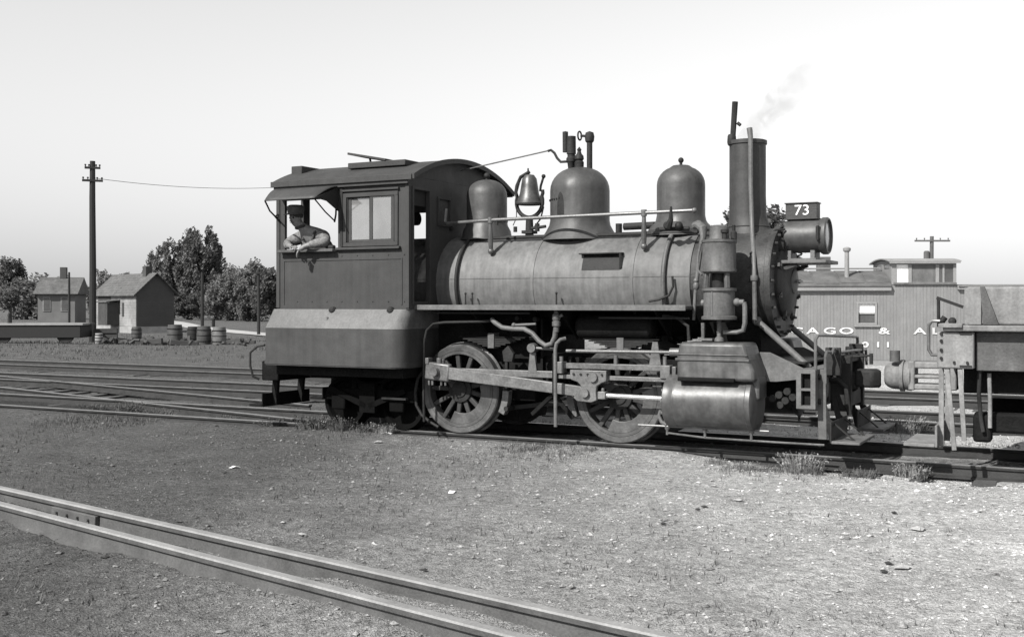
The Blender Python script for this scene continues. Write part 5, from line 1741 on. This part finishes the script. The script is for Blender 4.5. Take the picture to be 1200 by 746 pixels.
for s_ in (0, 1):
    xe = -.25 if s_ == 0 else W_ + .25
    ze = HW - .22
    d_ = Vector((W_ / 2 - xe, 0, HA - ze))
    n__ = 9
    for i in range(n__):
        a_ = Vector((xe, 0, ze)) + d_ * (i / n__)
        b_ = Vector((xe, 0, ze)) + d_ * ((i + 1) / n__)
        up = Vector((0, 0, .05))
        q = MB()
        vs = [(a_.x, -.22, a_.z), (b_.x, -.22, b_.z), (b_.x, L_ + .2, b_.z), (a_.x, L_ + .2, a_.z)]
        q._add(vs + [(x, y, z + (.06 if k in (0, 3) else .035)) for k, (x, y, z) in enumerate(vs)], [(0, 1, 2, 3), (4, 5, 6, 7), (0, 1, 5, 4), (1, 2, 6, 5), (2, 3, 7, 6), (3, 0, 4, 7)])
        S('shingle_course', q, 'shingle', None, smooth=0)
S('chimney', MB().box(.9, 1.3, .7, 1.1, 2.9, 3.85), 'sheddoor', bevel=0.01)
dk = S('door', MB().box(-.75, -.03, 2.1, 3.3, .45, 1.75), 'sheddoor', bevel=0.01)
S('door_roof', MB().prism([(-.85, 1.76), (-.02, 1.86), (-.02, 1.92), (-.85, 1.82)], 'y', 2.0, 3.4), 'shingle', dk)
for i in range(6):
    S('door_board', MB().box(-.768, -.752, 2.11 + i * .2, 2.11 + i * .2 + .185, .47, 1.73), 'sheddoor', dk)
S('window', MB().box(-.05, -.021, 1.5, 1.75, .95, 1.75), 'sheddoor')
S('eave_dark_patch', MB().box(-.06, -.021, 3.3, 4.9, 1.75, 2.2), 'sheddoor')  # dark patch laid on the wall under the eave

# grey house far left
HS = thing('house', 'grey house with a chimney at the left edge behind the tall pole', 'house', tuple(cam_pt(-41.0, 92, -.1)), TH + R(12))


def Hh_(name, mb, m_, parent=None, **k):
    return lobj(name, mb, m_, parent or HS, **k)


Hh_('wall', MB().box(.1, 3.0, 0, 5, 0, 2.6), 'housewall', smooth=0)
Hh_('roof', MB().prism([(-.4, 2.45), (5.4, 2.45), (2.5, 3.9)], 'x', -.2, 3.3), 'shingle', smooth=0)
Hh_('chimney', MB().box(1.4, 1.9, 2.2, 2.8, 3.2, 4.75), 'sheddoor')
for x_ in (.5, 1.9):
    wn = Hh_('window', MB().box(x_, x_ + .6, -.05, .02, 1.0, 2.2), 'shedwhite')
    Hh_('pane', MB().box(x_ + .07, x_ + .53, -.07, -.051, 1.07, 2.13), 'darkglass', wn)

# low dark wagon by the tall pole
WG = thing('push_wagon', 'low dark flat wagon with pale plank top at the left edge', 'wagon', tuple(cam_pt(-18.9, 44, -.1)), TH + R(6))
lobj('body', MB().box(-2.6, 1.0, 0, 1.6, .22, .72), 'cabdark', WG, bevel=0.02)
for i in range(5):
    lobj('plank', MB().box(-2.7, 1.1, -.05 + i * .34, .27 + i * .34, .725, .80), 'concrete' if i < 3 else 'wood', WG)
for x_ in (-2.0, .4):
    lobj('wheel', MB().lathe([(0, -.05), (.1, -.05), (.12, -.02), (.3, -.02), (.32, -.05), (.34, -.04), (.34, .05), (0, .05)], (x_, .1, .34), 'y', 24), 'iron', WG)
lobj('lever', MB().cyl((-1.9, .6, .8), (-1.9, .6, 1.2), .09, .07, 8), 'iron', WG)

BX = thing('dark_crate', 'dark wooden crate at the foot of the tall pole', 'crate', tuple(cam_pt(-17.6, 46, -.1)), TH + R(15))
lobj('box', MB().box(-.42, .42, -.4, .4, 0, .62), 'cabdark', BX, bevel=0.01)
for z_ in (.05, .25, .45):
    lobj('slat', MB().box(-.45, .45, -.44, -.405, z_, z_ + .14), 'sheddoor', BX)

# barrels
def barrel(label, loc, s_, m_):
    t_ = thing('barrel', label, 'barrel', loc, random.uniform(0, 6), 'old barrels by the far track')
    lobj('shell', MB().lathe([(.25 * s_, 0), (.275 * s_, .02), (.30 * s_, .25 * s_), (.305 * s_, .42 * s_), (.295 * s_, .62 * s_), (.27 * s_, .84 * s_), (.255 * s_, .845 * s_), (.25 * s_, .80 * s_), (0, .80 * s_)], (0, 0, 0), 'z', 24), m_, t_)
    for z_ in (.18, .42, .66):
        lobj('hoop', MB().lathe([(.292 * s_, z_ * s_), (.316 * s_, z_ * s_ + .005), (.316 * s_, z_ * s_ + .035), (.292 * s_, z_ * s_ + .04)], (0, 0, 0), 'z', 24, ring=True), 'iron', t_)
    return t_


for lab, u_, Z_, s_, m_ in (('dark barrel standing at the right corner of the shed', 205, 45, 1.0, 'barrel'), ('small dark barrel in front of the shed wall corner', 160, 50, .75, 'barrel'),
                            ('dark squat barrel half hidden between the taller barrels', 226, 49, .8, 'cabdark'), ('wide dark barrel under the short slim pole', 239, 45, .95, 'barrel'),
                            ('paler grey barrel, last one towards the cab', 257, 45, .92, 'barrellite'), ('small whitish keg beside the dark crate', 116, 44, .5, 'concrete')):
    barrel(lab, cam_pt((u_ - 622) / 1300 * Z_, Z_, -.1), s_, m_)
# scrap timbers lying among the barrels
rnd = random.Random(11)
TL = ('left of the small dark barrel', 'right of the small dark barrel', 'just left of the dark barrel at the shed corner', 'just right of the dark barrel at the shed corner', 'in front of the squat barrel',
      'just right of the pale grey barrel', 'farthest right towards the cab', 'just right of the dark crate')
for i, (u_, Z_) in enumerate(((150, 45), (175, 44), (190, 46), (215, 44), (222, 46), (270, 45), (284, 46), (140, 46))):
    o = obj('scrap_timber', MB().box(-.6, .6, -.12, .12, 0, .2), 'sheddoor', bevel=0.02)
    o.location = cam_pt((u_ - 622) / 1300 * Z_, Z_, -.1)
    o.rotation_euler = (rnd.uniform(-.1, .1), rnd.uniform(-.12, .12), TH + rnd.uniform(-.5, .5))
    o.scale = (rnd.uniform(.5, 1.1), 1, rnd.uniform(.6, 1.3))
    tag(o, 'scrap timber on the ground ' + TL[i], 'timber', 'scrap timbers by the barrels')
# hydrant-like post by the road
tag(obj('marker_post', MB().lathe([(.12, 0), (.12, .5), (.16, .52), (.14, .66), (0, .7)], cam_pt((250 - 622) / 1300 * 80, 80, -.1), 'z', 10), 'iron'), 'short dark post beside the pale road', 'post')

# ------------------------------------------------------------------ trees
def leaf_crown(seed, h, r, clumps, leaves, size, m_, z0=.25, top=1.0, spiky=0.0):
    rn = random.Random(seed)
    vs, fs = [], []
    cl = []
    for i in range(clumps):
        while True:
            x, y, z = rn.uniform(-1, 1), rn.uniform(-1, 1), rn.uniform(-1, 1)
            d_ = x * x + y * y + z * z
            if .12 < d_ < 1:
                break
        cl.append((x * r, y * r, h * (z0 + (top - z0) * (z + 1) / 2), rn.uniform(.13, .30) * r))
    for cx, cy, cz_, cr in cl:
        for k in range(leaves):
            a, b = rn.uniform(0, 6.283), math.acos(rn.uniform(-1, 1))
            q = cr * rn.random() ** .45
            p = Vector((cx + q * math.sin(b) * math.cos(a), cy + q * math.sin(b) * math.sin(a), cz_ + q * math.cos(b) * (1 + spiky)))
            n = Vector((rn.gauss(0, 1), rn.gauss(0, 1), rn.gauss(.5, 1))).normalized()
            u = n.orthogonal().normalized()
            v = n.cross(u)
            s_ = size * rn.uniform(.6, 1.4)
            i0 = len(vs)
            vs += [tuple(p - u * s_), tuple(p + v * s_ * .55), tuple(p + u * s_), tuple(p - v * s_ * .55)]
            fs.append((i0, i0 + 1, i0 + 2, i0 + 3))
    me_ = bpy.data.meshes.new('crown')
    me_.from_pydata(vs, [], fs)
    me_.materials.append(M[m_])
    return me_, cl


def trunk_mesh(seed, h, cl):
    rn = random.Random(seed)
    mb = MB()
    t_ = .035 * h
    mb.tube([(0, 0, -.2), (.05, 0, h * .2), (0, .08, h * .45), (.05, 0, h * .8)], [t_, t_ * .75, t_ * .5, t_ * .15], 8)
    for cx, cy, cz_, cr in cl[::3]:
        b0 = Vector((0, 0, max(h * .15, cz_ * rn.uniform(.45, .65))))
        e = Vector((cx, cy, cz_))
        mb.tube([b0, b0.lerp(e, .5) + Vector((0, 0, .1 * h * rn.random())), e], [t_ * .4, t_ * .25, t_ * .08], 6)
    return mesh('trunk', mb, 'bark')


KIND = []
for sd0, h, r, cn, ln, sz, m_, z0, spk in ((1, 10, 3.0, 95, 120, .19, 'leafdark', .18, .4), (2, 7, 3.2, 100, 130, .17, 'leaf', .03, 0), (3, 7, 2.8, 90, 130, .17, 'leafdark', .03, 0), (4, 10, 2.6, 80, 110, .19, 'leaf', .16, .5), (5, 4, 2.4, 50, 120, .15, 'leaf', .0, 0)):
    cm, cl = leaf_crown(sd0, h, r, cn, ln, sz, m_, z0, .97, spk)
    KIND.append((cm, trunk_mesh(sd0, h, cl), h))


def tree(name, label, u_, Z_, top_v, k, wide=1.0, rz=0.0, group='trees beyond the road'):
    ht = 1.74 + (355 - top_v) / 1300 * Z_
    cm, tm, h = KIND[k]
    t_ = thing(name, label, 'tree', cam_pt((u_ - 622) / 1300 * Z_, Z_, -.1), rz, group)
    s_ = ht / h
    t_.scale = (s_ * wide, s_ * wide, s_)
    linked('trunk', tm, t_)
    linked('crown', cm, t_)


tree('tall_tree', 'tallest leafy tree with ragged top right of the shed chimney', 235, 118, 264, 0, .80, .4)
tree('tall_tree', 'ragged tree, second tallest, just behind the shed roof', 203, 120, 280, 3, .85, 2.0)
tree('tall_tree', 'slim pale tree rising left of the shed chimney', 178, 122, 294, 3, .60, 4.0)
tree('round_tree', 'low round tree between the tall trees and the cab row', 255, 112, 325, 2, 1.1, 1.0)
tree('round_tree', 'dark round tree at the start of the row by the cab', 272, 108, 314, 1, 1.0, 2.2)
tree('round_tree', 'pale round tree behind the crossarm pole', 298, 104, 308, 1, 1.0, 5.0)
tree('round_tree', 'big round tree just touching the cab, nearest the engine', 326, 100, 301, 2, 1.0, .7)
tree('round_tree', 'round tree hidden mostly behind the cab', 360, 104, 306, 1, 1.0, 3.3)
tree('round_tree', 'bushy tree filling the gap under the tall trees', 222, 114, 338, 2, 1.3, 4.4)
tree('round_tree', 'bushy tree behind the shed roof ridge at its left', 133, 110, 318, 4, 1.0, 1.4)
tree('round_tree', 'low bushy tree at the left of the grey house', 45, 115, 322, 4, 1.4, 2.4)
tree('tall_tree', 'leafy tree beyond the grey house at the far left corner', 12, 125, 300, 0, .9, 2.9)
tree('tall_tree', 'tree showing on both sides of the smokestack', 884, 80, 236, 0, 1.3, 1.9, 'trees behind the engine')

# distant line of woods closing the horizon
rn = random.Random(21)
vs, fs = [], []
for k in range(9000):
    ang = R(rn.uniform(-62, 62))
    Z_ = rn.uniform(230, 330)
    p = cam_pt(Z_ * math.tan(ang), Z_, 0)
    hgt = 3.2 + 2.2 * float(vnoise(ang * 30, .5, 9)) + 1.2 * float(vnoise(ang * 110, .5, 10))
    p.z = hgt * rn.random() ** .7
    n = Vector((rn.gauss(0, 1), rn.gauss(0, 1), rn.gauss(.3, 1))).normalized()
    u = n.orthogonal().normalized()
    v = n.cross(u)
    s_ = rn.uniform(.7, 1.5)
    i0 = len(vs)
    vs += [tuple(p - u * s_), tuple(p + v * s_ * .6), tuple(p + u * s_), tuple(p - v * s_ * .6)]
    fs.append((i0, i0 + 1, i0 + 2, i0 + 3))
me_ = bpy.data.meshes.new('distant_woods')
me_.from_pydata(vs, [], fs)
me_.materials.append(M['leaf'])
o = bpy.data.objects.new('distant_woods', me_)
COL.objects.link(o)
o['kind'] = 'stuff'
o['label'] = 'low distant woods along the horizon'

# ------------------------------------------------------------------ weeds, grass, gravel, litter
def weed_mesh(seed, n, h, spread, m_):
    rn = random.Random(seed)
    vs, fs = [], []
    for k in range(n):
        a = rn.uniform(0, 6.283)
        q = spread * rn.random() ** .6
        b = Vector((q * math.cos(a), q * math.sin(a), -.02))
        lean = Vector((math.cos(a + rn.uniform(-.8, .8)), math.sin(a + rn.uniform(-.8, .8)), 0)) * rn.uniform(.1, .7)
        L = h * rn.uniform(.4, 1.1)
        w_ = rn.uniform(.002, .005)
        sd = Vector((-lean.y, lean.x, 0)).normalized() * w_
        m1 = b + Vector((0, 0, L * .55)) + lean * L * .35
        tp = b + Vector((0, 0, L * .85)) + lean * L * .9
        i0 = len(vs)
        vs += [tuple(b - sd), tuple(b + sd), tuple(m1 + sd * .8), tuple(m1 - sd * .8), tuple(tp)]
        fs += [(i0, i0 + 1, i0 + 2, i0 + 3), (i0 + 3, i0 + 2, i0 + 4)]
        if rn.random() < .5:
            for q2 in range(3):
                c_ = m1.lerp(tp, rn.random())
                nn = Vector((rn.gauss(0, 1), rn.gauss(0, 1), rn.gauss(0, 1))).normalized()
                uu = nn.orthogonal().normalized() * rn.uniform(.006, .016)
                vv = nn.cross(uu) * .5
                i0 = len(vs)
                vs += [tuple(c_ - uu), tuple(c_ + vv), tuple(c_ + uu), tuple(c_ - vv)]
                fs.append((i0, i0 + 1, i0 + 2, i0 + 3))
    me_ = bpy.data.meshes.new('weed_clump')
    me_.from_pydata(vs, [], fs)
    me_.materials.append(M[m_])
    return me_


WEED = [weed_mesh(31, 420, .22, .20, 'weed'), weed_mesh(32, 360, .18, .24, 'weed'), weed_mesh(33, 320, .20, .16, 'weedlite'), weed_mesh(34, 240, .14, .2, 'weedlite')]


def at_px(u_, v_, z):
    Z_ = (1.64 - z) * 1300 / (v_ - 355)
    return cam_pt((u_ - 622) / 1300 * Z_, Z_, z)


WL = [('dark weed clump under the rear footboard', 322, 500, 0, 1.0), ('dark leafy weed clump left of the trailing truck', 372, 505, 1, 1.25), ('dark weed clump below the trailing truck', 400, 507, 0, 1.0),
      ('weed clump beneath the front of the water tank', 430, 508, 1, 1.0), ('low weeds behind the rear driving wheel', 452, 510, 2, .9), ('weed clump by the turnout at the left edge', 150, 480, 0, 1.1),
      ('dark bushy weed on the turnout rails', 180, 486, 1, 1.2), ('weeds beside the turnout, further right', 262, 490, 1, .9), ('pale weed tuft below the cylinder front', 872, 546, 3, .8),
      ('tall pale weed tuft in front of the pilot beam', 938, 548, 2, 1.3), ('dark weed in the washed-out gap below the footboard', 1008, 556, 0, .9), ('pale weeds between the two dark gaps beside the rail', 1068, 552, 2, 1.0),
      ('small pale tuft under the cylinder', 838, 540, 3, .6), ('tuft of weeds between the driving wheels', 622, 527, 3, .7), ('bright weeds between the couplers, behind the rail', 1062, 500, 2, 1.5),
      ('pale weeds behind the loco coupler on the next track', 1000, 496, 2, 1.0), ('weed tuft at the left edge by the turnout', 110, 478, 1, .9), ('small tuft near the front driver', 690, 530, 3, .5)]
for lab, u_, v_, k, s_ in WL:
    p = at_px(u_, v_, -.08)
    p.z = g1(p.x, p.y) - .005
    o = linked('weed_clump', WEED[k], None, p, (0, 0, random.uniform(0, 6)), (s_, s_, s_))
    tag(o, lab, 'weed', 'weed clumps along the track')

# scattered grass blades
rn = np.random.default_rng(5)
N = 16000
gxs = rn.uniform(-9, 8.5, N)
gys = np.where(rn.random(N) < .4, -0.95 - rn.gamma(1.2, .45, N), rn.uniform(-9.5, 6.5, N))
dens = vnoise(gxs * .7, gys * .7, 21)
keepm = (dens > .45 + .25 * rn.random(N)) & ~((abs(gys) < .85))
gxs, gys = gxs[keepm], gys[keepm]
gzs = gz(gxs, gys)
vs, fs = [], []
for x, y, z in zip(gxs, gys, gzs):
    for q in range(3):
        a = rn.uniform(0, 6.283)
        L = rn.uniform(.02, .06)
        w_ = .004
        dx, dy = math.cos(a), math.sin(a)
        bx, by = x + rn.uniform(-.03, .03), y + rn.uniform(-.03, .03)
        i0 = len(vs)
        vs += [(bx - dy * w_, by + dx * w_, z - .005), (bx + dy * w_, by - dx * w_, z - .005), (bx + dx * L * .6, by + dy * L * .6, z + L)]
        fs.append((i0, i0 + 1, i0 + 2))
me_ = bpy.data.meshes.new('grass')
me_.from_pydata(vs, [], fs)
me_.materials.append(M['weed'])
o = bpy.data.objects.new('grass', me_)
COL.objects.link(o)
o['kind'] = 'stuff'
o['label'] = 'sparse short grass on the cinder yard'

# rank grass on the spoil bank, and the litter of scrap around the barrels
vs, fs = [], []
rg = random.Random(77)
for k in range(5200):
    Y = rg.uniform(9.6, 30)
    X = rg.uniform(-48, -6)
    if float(vnoise(X * .5, Y * .5, 44)) < .42:
        continue
    z = g1(X, Y)
    for q in range(4):
        a = rg.uniform(0, 6.283)
        L = rg.uniform(.03, .11)
        w_ = .012
        dx, dy = math.cos(a), math.sin(a)
        bx, by = X + rg.uniform(-.15, .15), Y + rg.uniform(-.15, .15)
        i0 = len(vs)
        vs += [(bx - dy * w_, by + dx * w_, z - .02), (bx + dy * w_, by - dx * w_, z - .02), (bx + dx * L * .7, by + dy * L * .7, z + L)]
        fs.append((i0, i0 + 1, i0 + 2))
me_ = bpy.data.meshes.new('bank_grass')
me_.from_pydata(vs, [], fs)
me_.materials.append(M['weed'])
o = bpy.data.objects.new('bank_grass', me_)
COL.objects.link(o)
o['kind'] = 'stuff'
o['label'] = 'rank grass on the spoil bank beyond the tracks'
mb = MB()
for k in range(95):
    u_, Z_ = rg.uniform(118, 292), rg.uniform(43.5, 47.5)
    p = cam_pt((u_ - 622) / 1300 * Z_, Z_, 0)
    p.z = g1(p.x, p.y) + .05
    q = p + Vector((rg.uniform(-.35, .35), rg.uniform(-.35, .35), rg.uniform(-.03, .22)))
    mb.tube([p, p.lerp(q, .5) + Vector((0, 0, rg.uniform(0, .08))), q], [rg.uniform(.03, .1), rg.uniform(.05, .12), rg.uniform(.02, .07)], 5)
o = obj('scrap_litter', mb, 'sheddoor', kind='stuff', smooth=0)
o['label'] = 'low litter of scrap and brush around the far barrels'

# loose gravel
def stone_arrays(x, y, z, s_, rn):
    base = np.array([(1, 0, 0), (-1, 0, 0), (0, 1, 0), (0, -1, 0), (0, 0, .8), (0, 0, -.6), (.6, .6, .4), (-.6, .55, .3)])
    tri = np.array([(0, 6, 4), (6, 2, 4), (2, 7, 4), (7, 1, 4), (1, 3, 4), (3, 0, 4), (0, 2, 6), (2, 1, 7), (0, 5, 2), (2, 5, 1), (1, 5, 3), (3, 5, 0)])
    n = len(x)
    ang = rn.uniform(0, 6.283, n)
    j = 1 + rn.uniform(-.3, .3, (n, 8, 3))
    b = base[None] * j * s_[:, None, None] * np.stack([np.ones(n), rn.uniform(.6, 1, n), rn.uniform(.4, .8, n)], 1)[:, None, :]
    c_, s2 = np.cos(ang)[:, None], np.sin(ang)[:, None]
    X = b[..., 0] * c_ - b[..., 1] * s2 + x[:, None]
    Y = b[..., 0] * s2 + b[..., 1] * c_ + y[:, None]
    Zz = b[..., 2] + z[:, None]
    V = np.stack([X, Y, Zz], -1).reshape(-1, 3)
    Fc = (tri[None] + (np.arange(n) * 8)[:, None, None]).reshape(-1, 3)
    return V, Fc


N = 52000
sx = rn.uniform(-8, 8.6, N)
sy_ = np.concatenate([rn.uniform(-10.3, -.9, N - 12000), rn.uniform(-.7, 9, 12000)])
dn = vnoise(sx * .9, sy_ * .9, 33)
ke = dn + .03 * sx > .12 + .5 * rn.random(N)
sx, sy_ = sx[ke], sy_[ke]
ss = np.clip(rn.lognormal(-4.75, .5, len(sx)), .004, .034)
V, Fc = stone_arrays(sx, sy_, gz(sx, sy_) + ss * .15, ss, rn)
me_ = bpy.data.meshes.new('gravel')
me_.from_pydata(V.tolist(), [], Fc.tolist())
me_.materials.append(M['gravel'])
o = bpy.data.objects.new('gravel', me_)
COL.objects.link(o)
o['kind'] = 'stuff'
o['label'] = 'loose cinders and crushed stone on the yard'

# single stones, cinder lumps and scraps of paper that can be told apart
def lump(seed, n=0):
    V, Fc = stone_arrays(np.zeros(1), np.zeros(1), np.zeros(1), np.ones(1), np.random.default_rng(seed))
    me_ = bpy.data.meshes.new('stone')
    me_.from_pydata(V.tolist(), [], Fc.tolist())
    return me_


LS, LDK = lump(1), lump(2)
LS.materials.append(M['stone'])
LDK.materials.append(M['darkstone'])
PAP = mesh('paper_scrap', MB()._add([(-.1, -.05, .01), (.0, -.06, .03), (.1, -.04, .005), (.09, .06, .012), (0, .05, .035), (-.1, .05, .005), (-.1, -.05, .013), (.0, -.06, .033), (.1, -.04, .008), (.09, .06, .015), (0, .05, .038), (-.1, .05, .008)],
                                   [(0, 1, 4, 5), (1, 2, 3, 4), (6, 11, 10, 7), (7, 10, 9, 8), (0, 6, 7, 1), (1, 7, 8, 2), (2, 8, 9, 3), (3, 9, 10, 4), (4, 10, 11, 5), (5, 11, 6, 0)]), 'paper', 0)
for lab, u_, v_, me0, s_, nm, cat in (
        ('white stone alone on the dirt near the old rails', 354, 625, LS, .04, 'stone', 'stone'), ('smaller white stone up left of the lone white one', 331, 613, LS, .025, 'stone', 'stone'),
        ('white paper scrap on the ground left, below the cab', 275, 551, PAP, .55, 'paper_scrap', 'paper'), ('bright paper scrap beside the weeds under the water tank', 453, 512, PAP, .7, 'paper_scrap', 'paper'),
        ('white paper scrap in the middle of the yard', 530, 579, PAP, .5, 'paper_scrap', 'paper'), ('pale lump beside the paper under the water tank', 443, 519, LS, .06, 'stone', 'stone'),
        ('dark cinder lump in the centre right of the yard', 777, 618, LDK, .034, 'cinder_lump', 'stone'), ('left one of two dark lumps close together in the mid yard', 818, 603, LDK, .032, 'cinder_lump', 'stone'),
        ('right one of two dark lumps close together in the mid yard', 826, 600, LDK, .032, 'cinder_lump', 'stone'), ('dark cinder lump at lower right', 1041, 668, LDK, .034, 'cinder_lump', 'stone'),
        ('small dark lump below the lower right one', 1036, 678, LDK, .032, 'cinder_lump', 'stone'), ('dark lump on the pale ground at right', 1048, 607, LDK, .032, 'cinder_lump', 'stone'),
        ('dark lump left of centre near the old rail', 497, 669, LDK, .032, 'cinder_lump', 'stone'), ('flat pale stone on the right of the yard', 1075, 625, LS, .07, 'stone', 'stone'),
        ('pale stone in the lower right corner of the yard', 1057, 673, LS, .06, 'stone', 'stone'), ('pale stone below the cylinder', 866, 592, LS, .05, 'stone', 'stone'),
        ('white lump beside the rail near the cylinder', 837, 573, LS, .035, 'stone', 'stone'), ('dark lump below the front driver', 635, 591, LDK, .021, 'cinder_lump', 'stone'),
        ('pale paper scrap between the truck and rear footboard', 374, 492, PAP, .9, 'paper_scrap', 'paper')):
    p = at_px(u_, v_, -.09)
    z = g1(p.x, p.y)
    o = linked(nm, me0, None, (p.x, p.y, z + (.012 if me0 is not PAP else 0)), (0, 0, random.uniform(0, 6)), (s_, s_, s_ * (.7 if me0 is not PAP else 1)))
    tag(o, lab, cat)
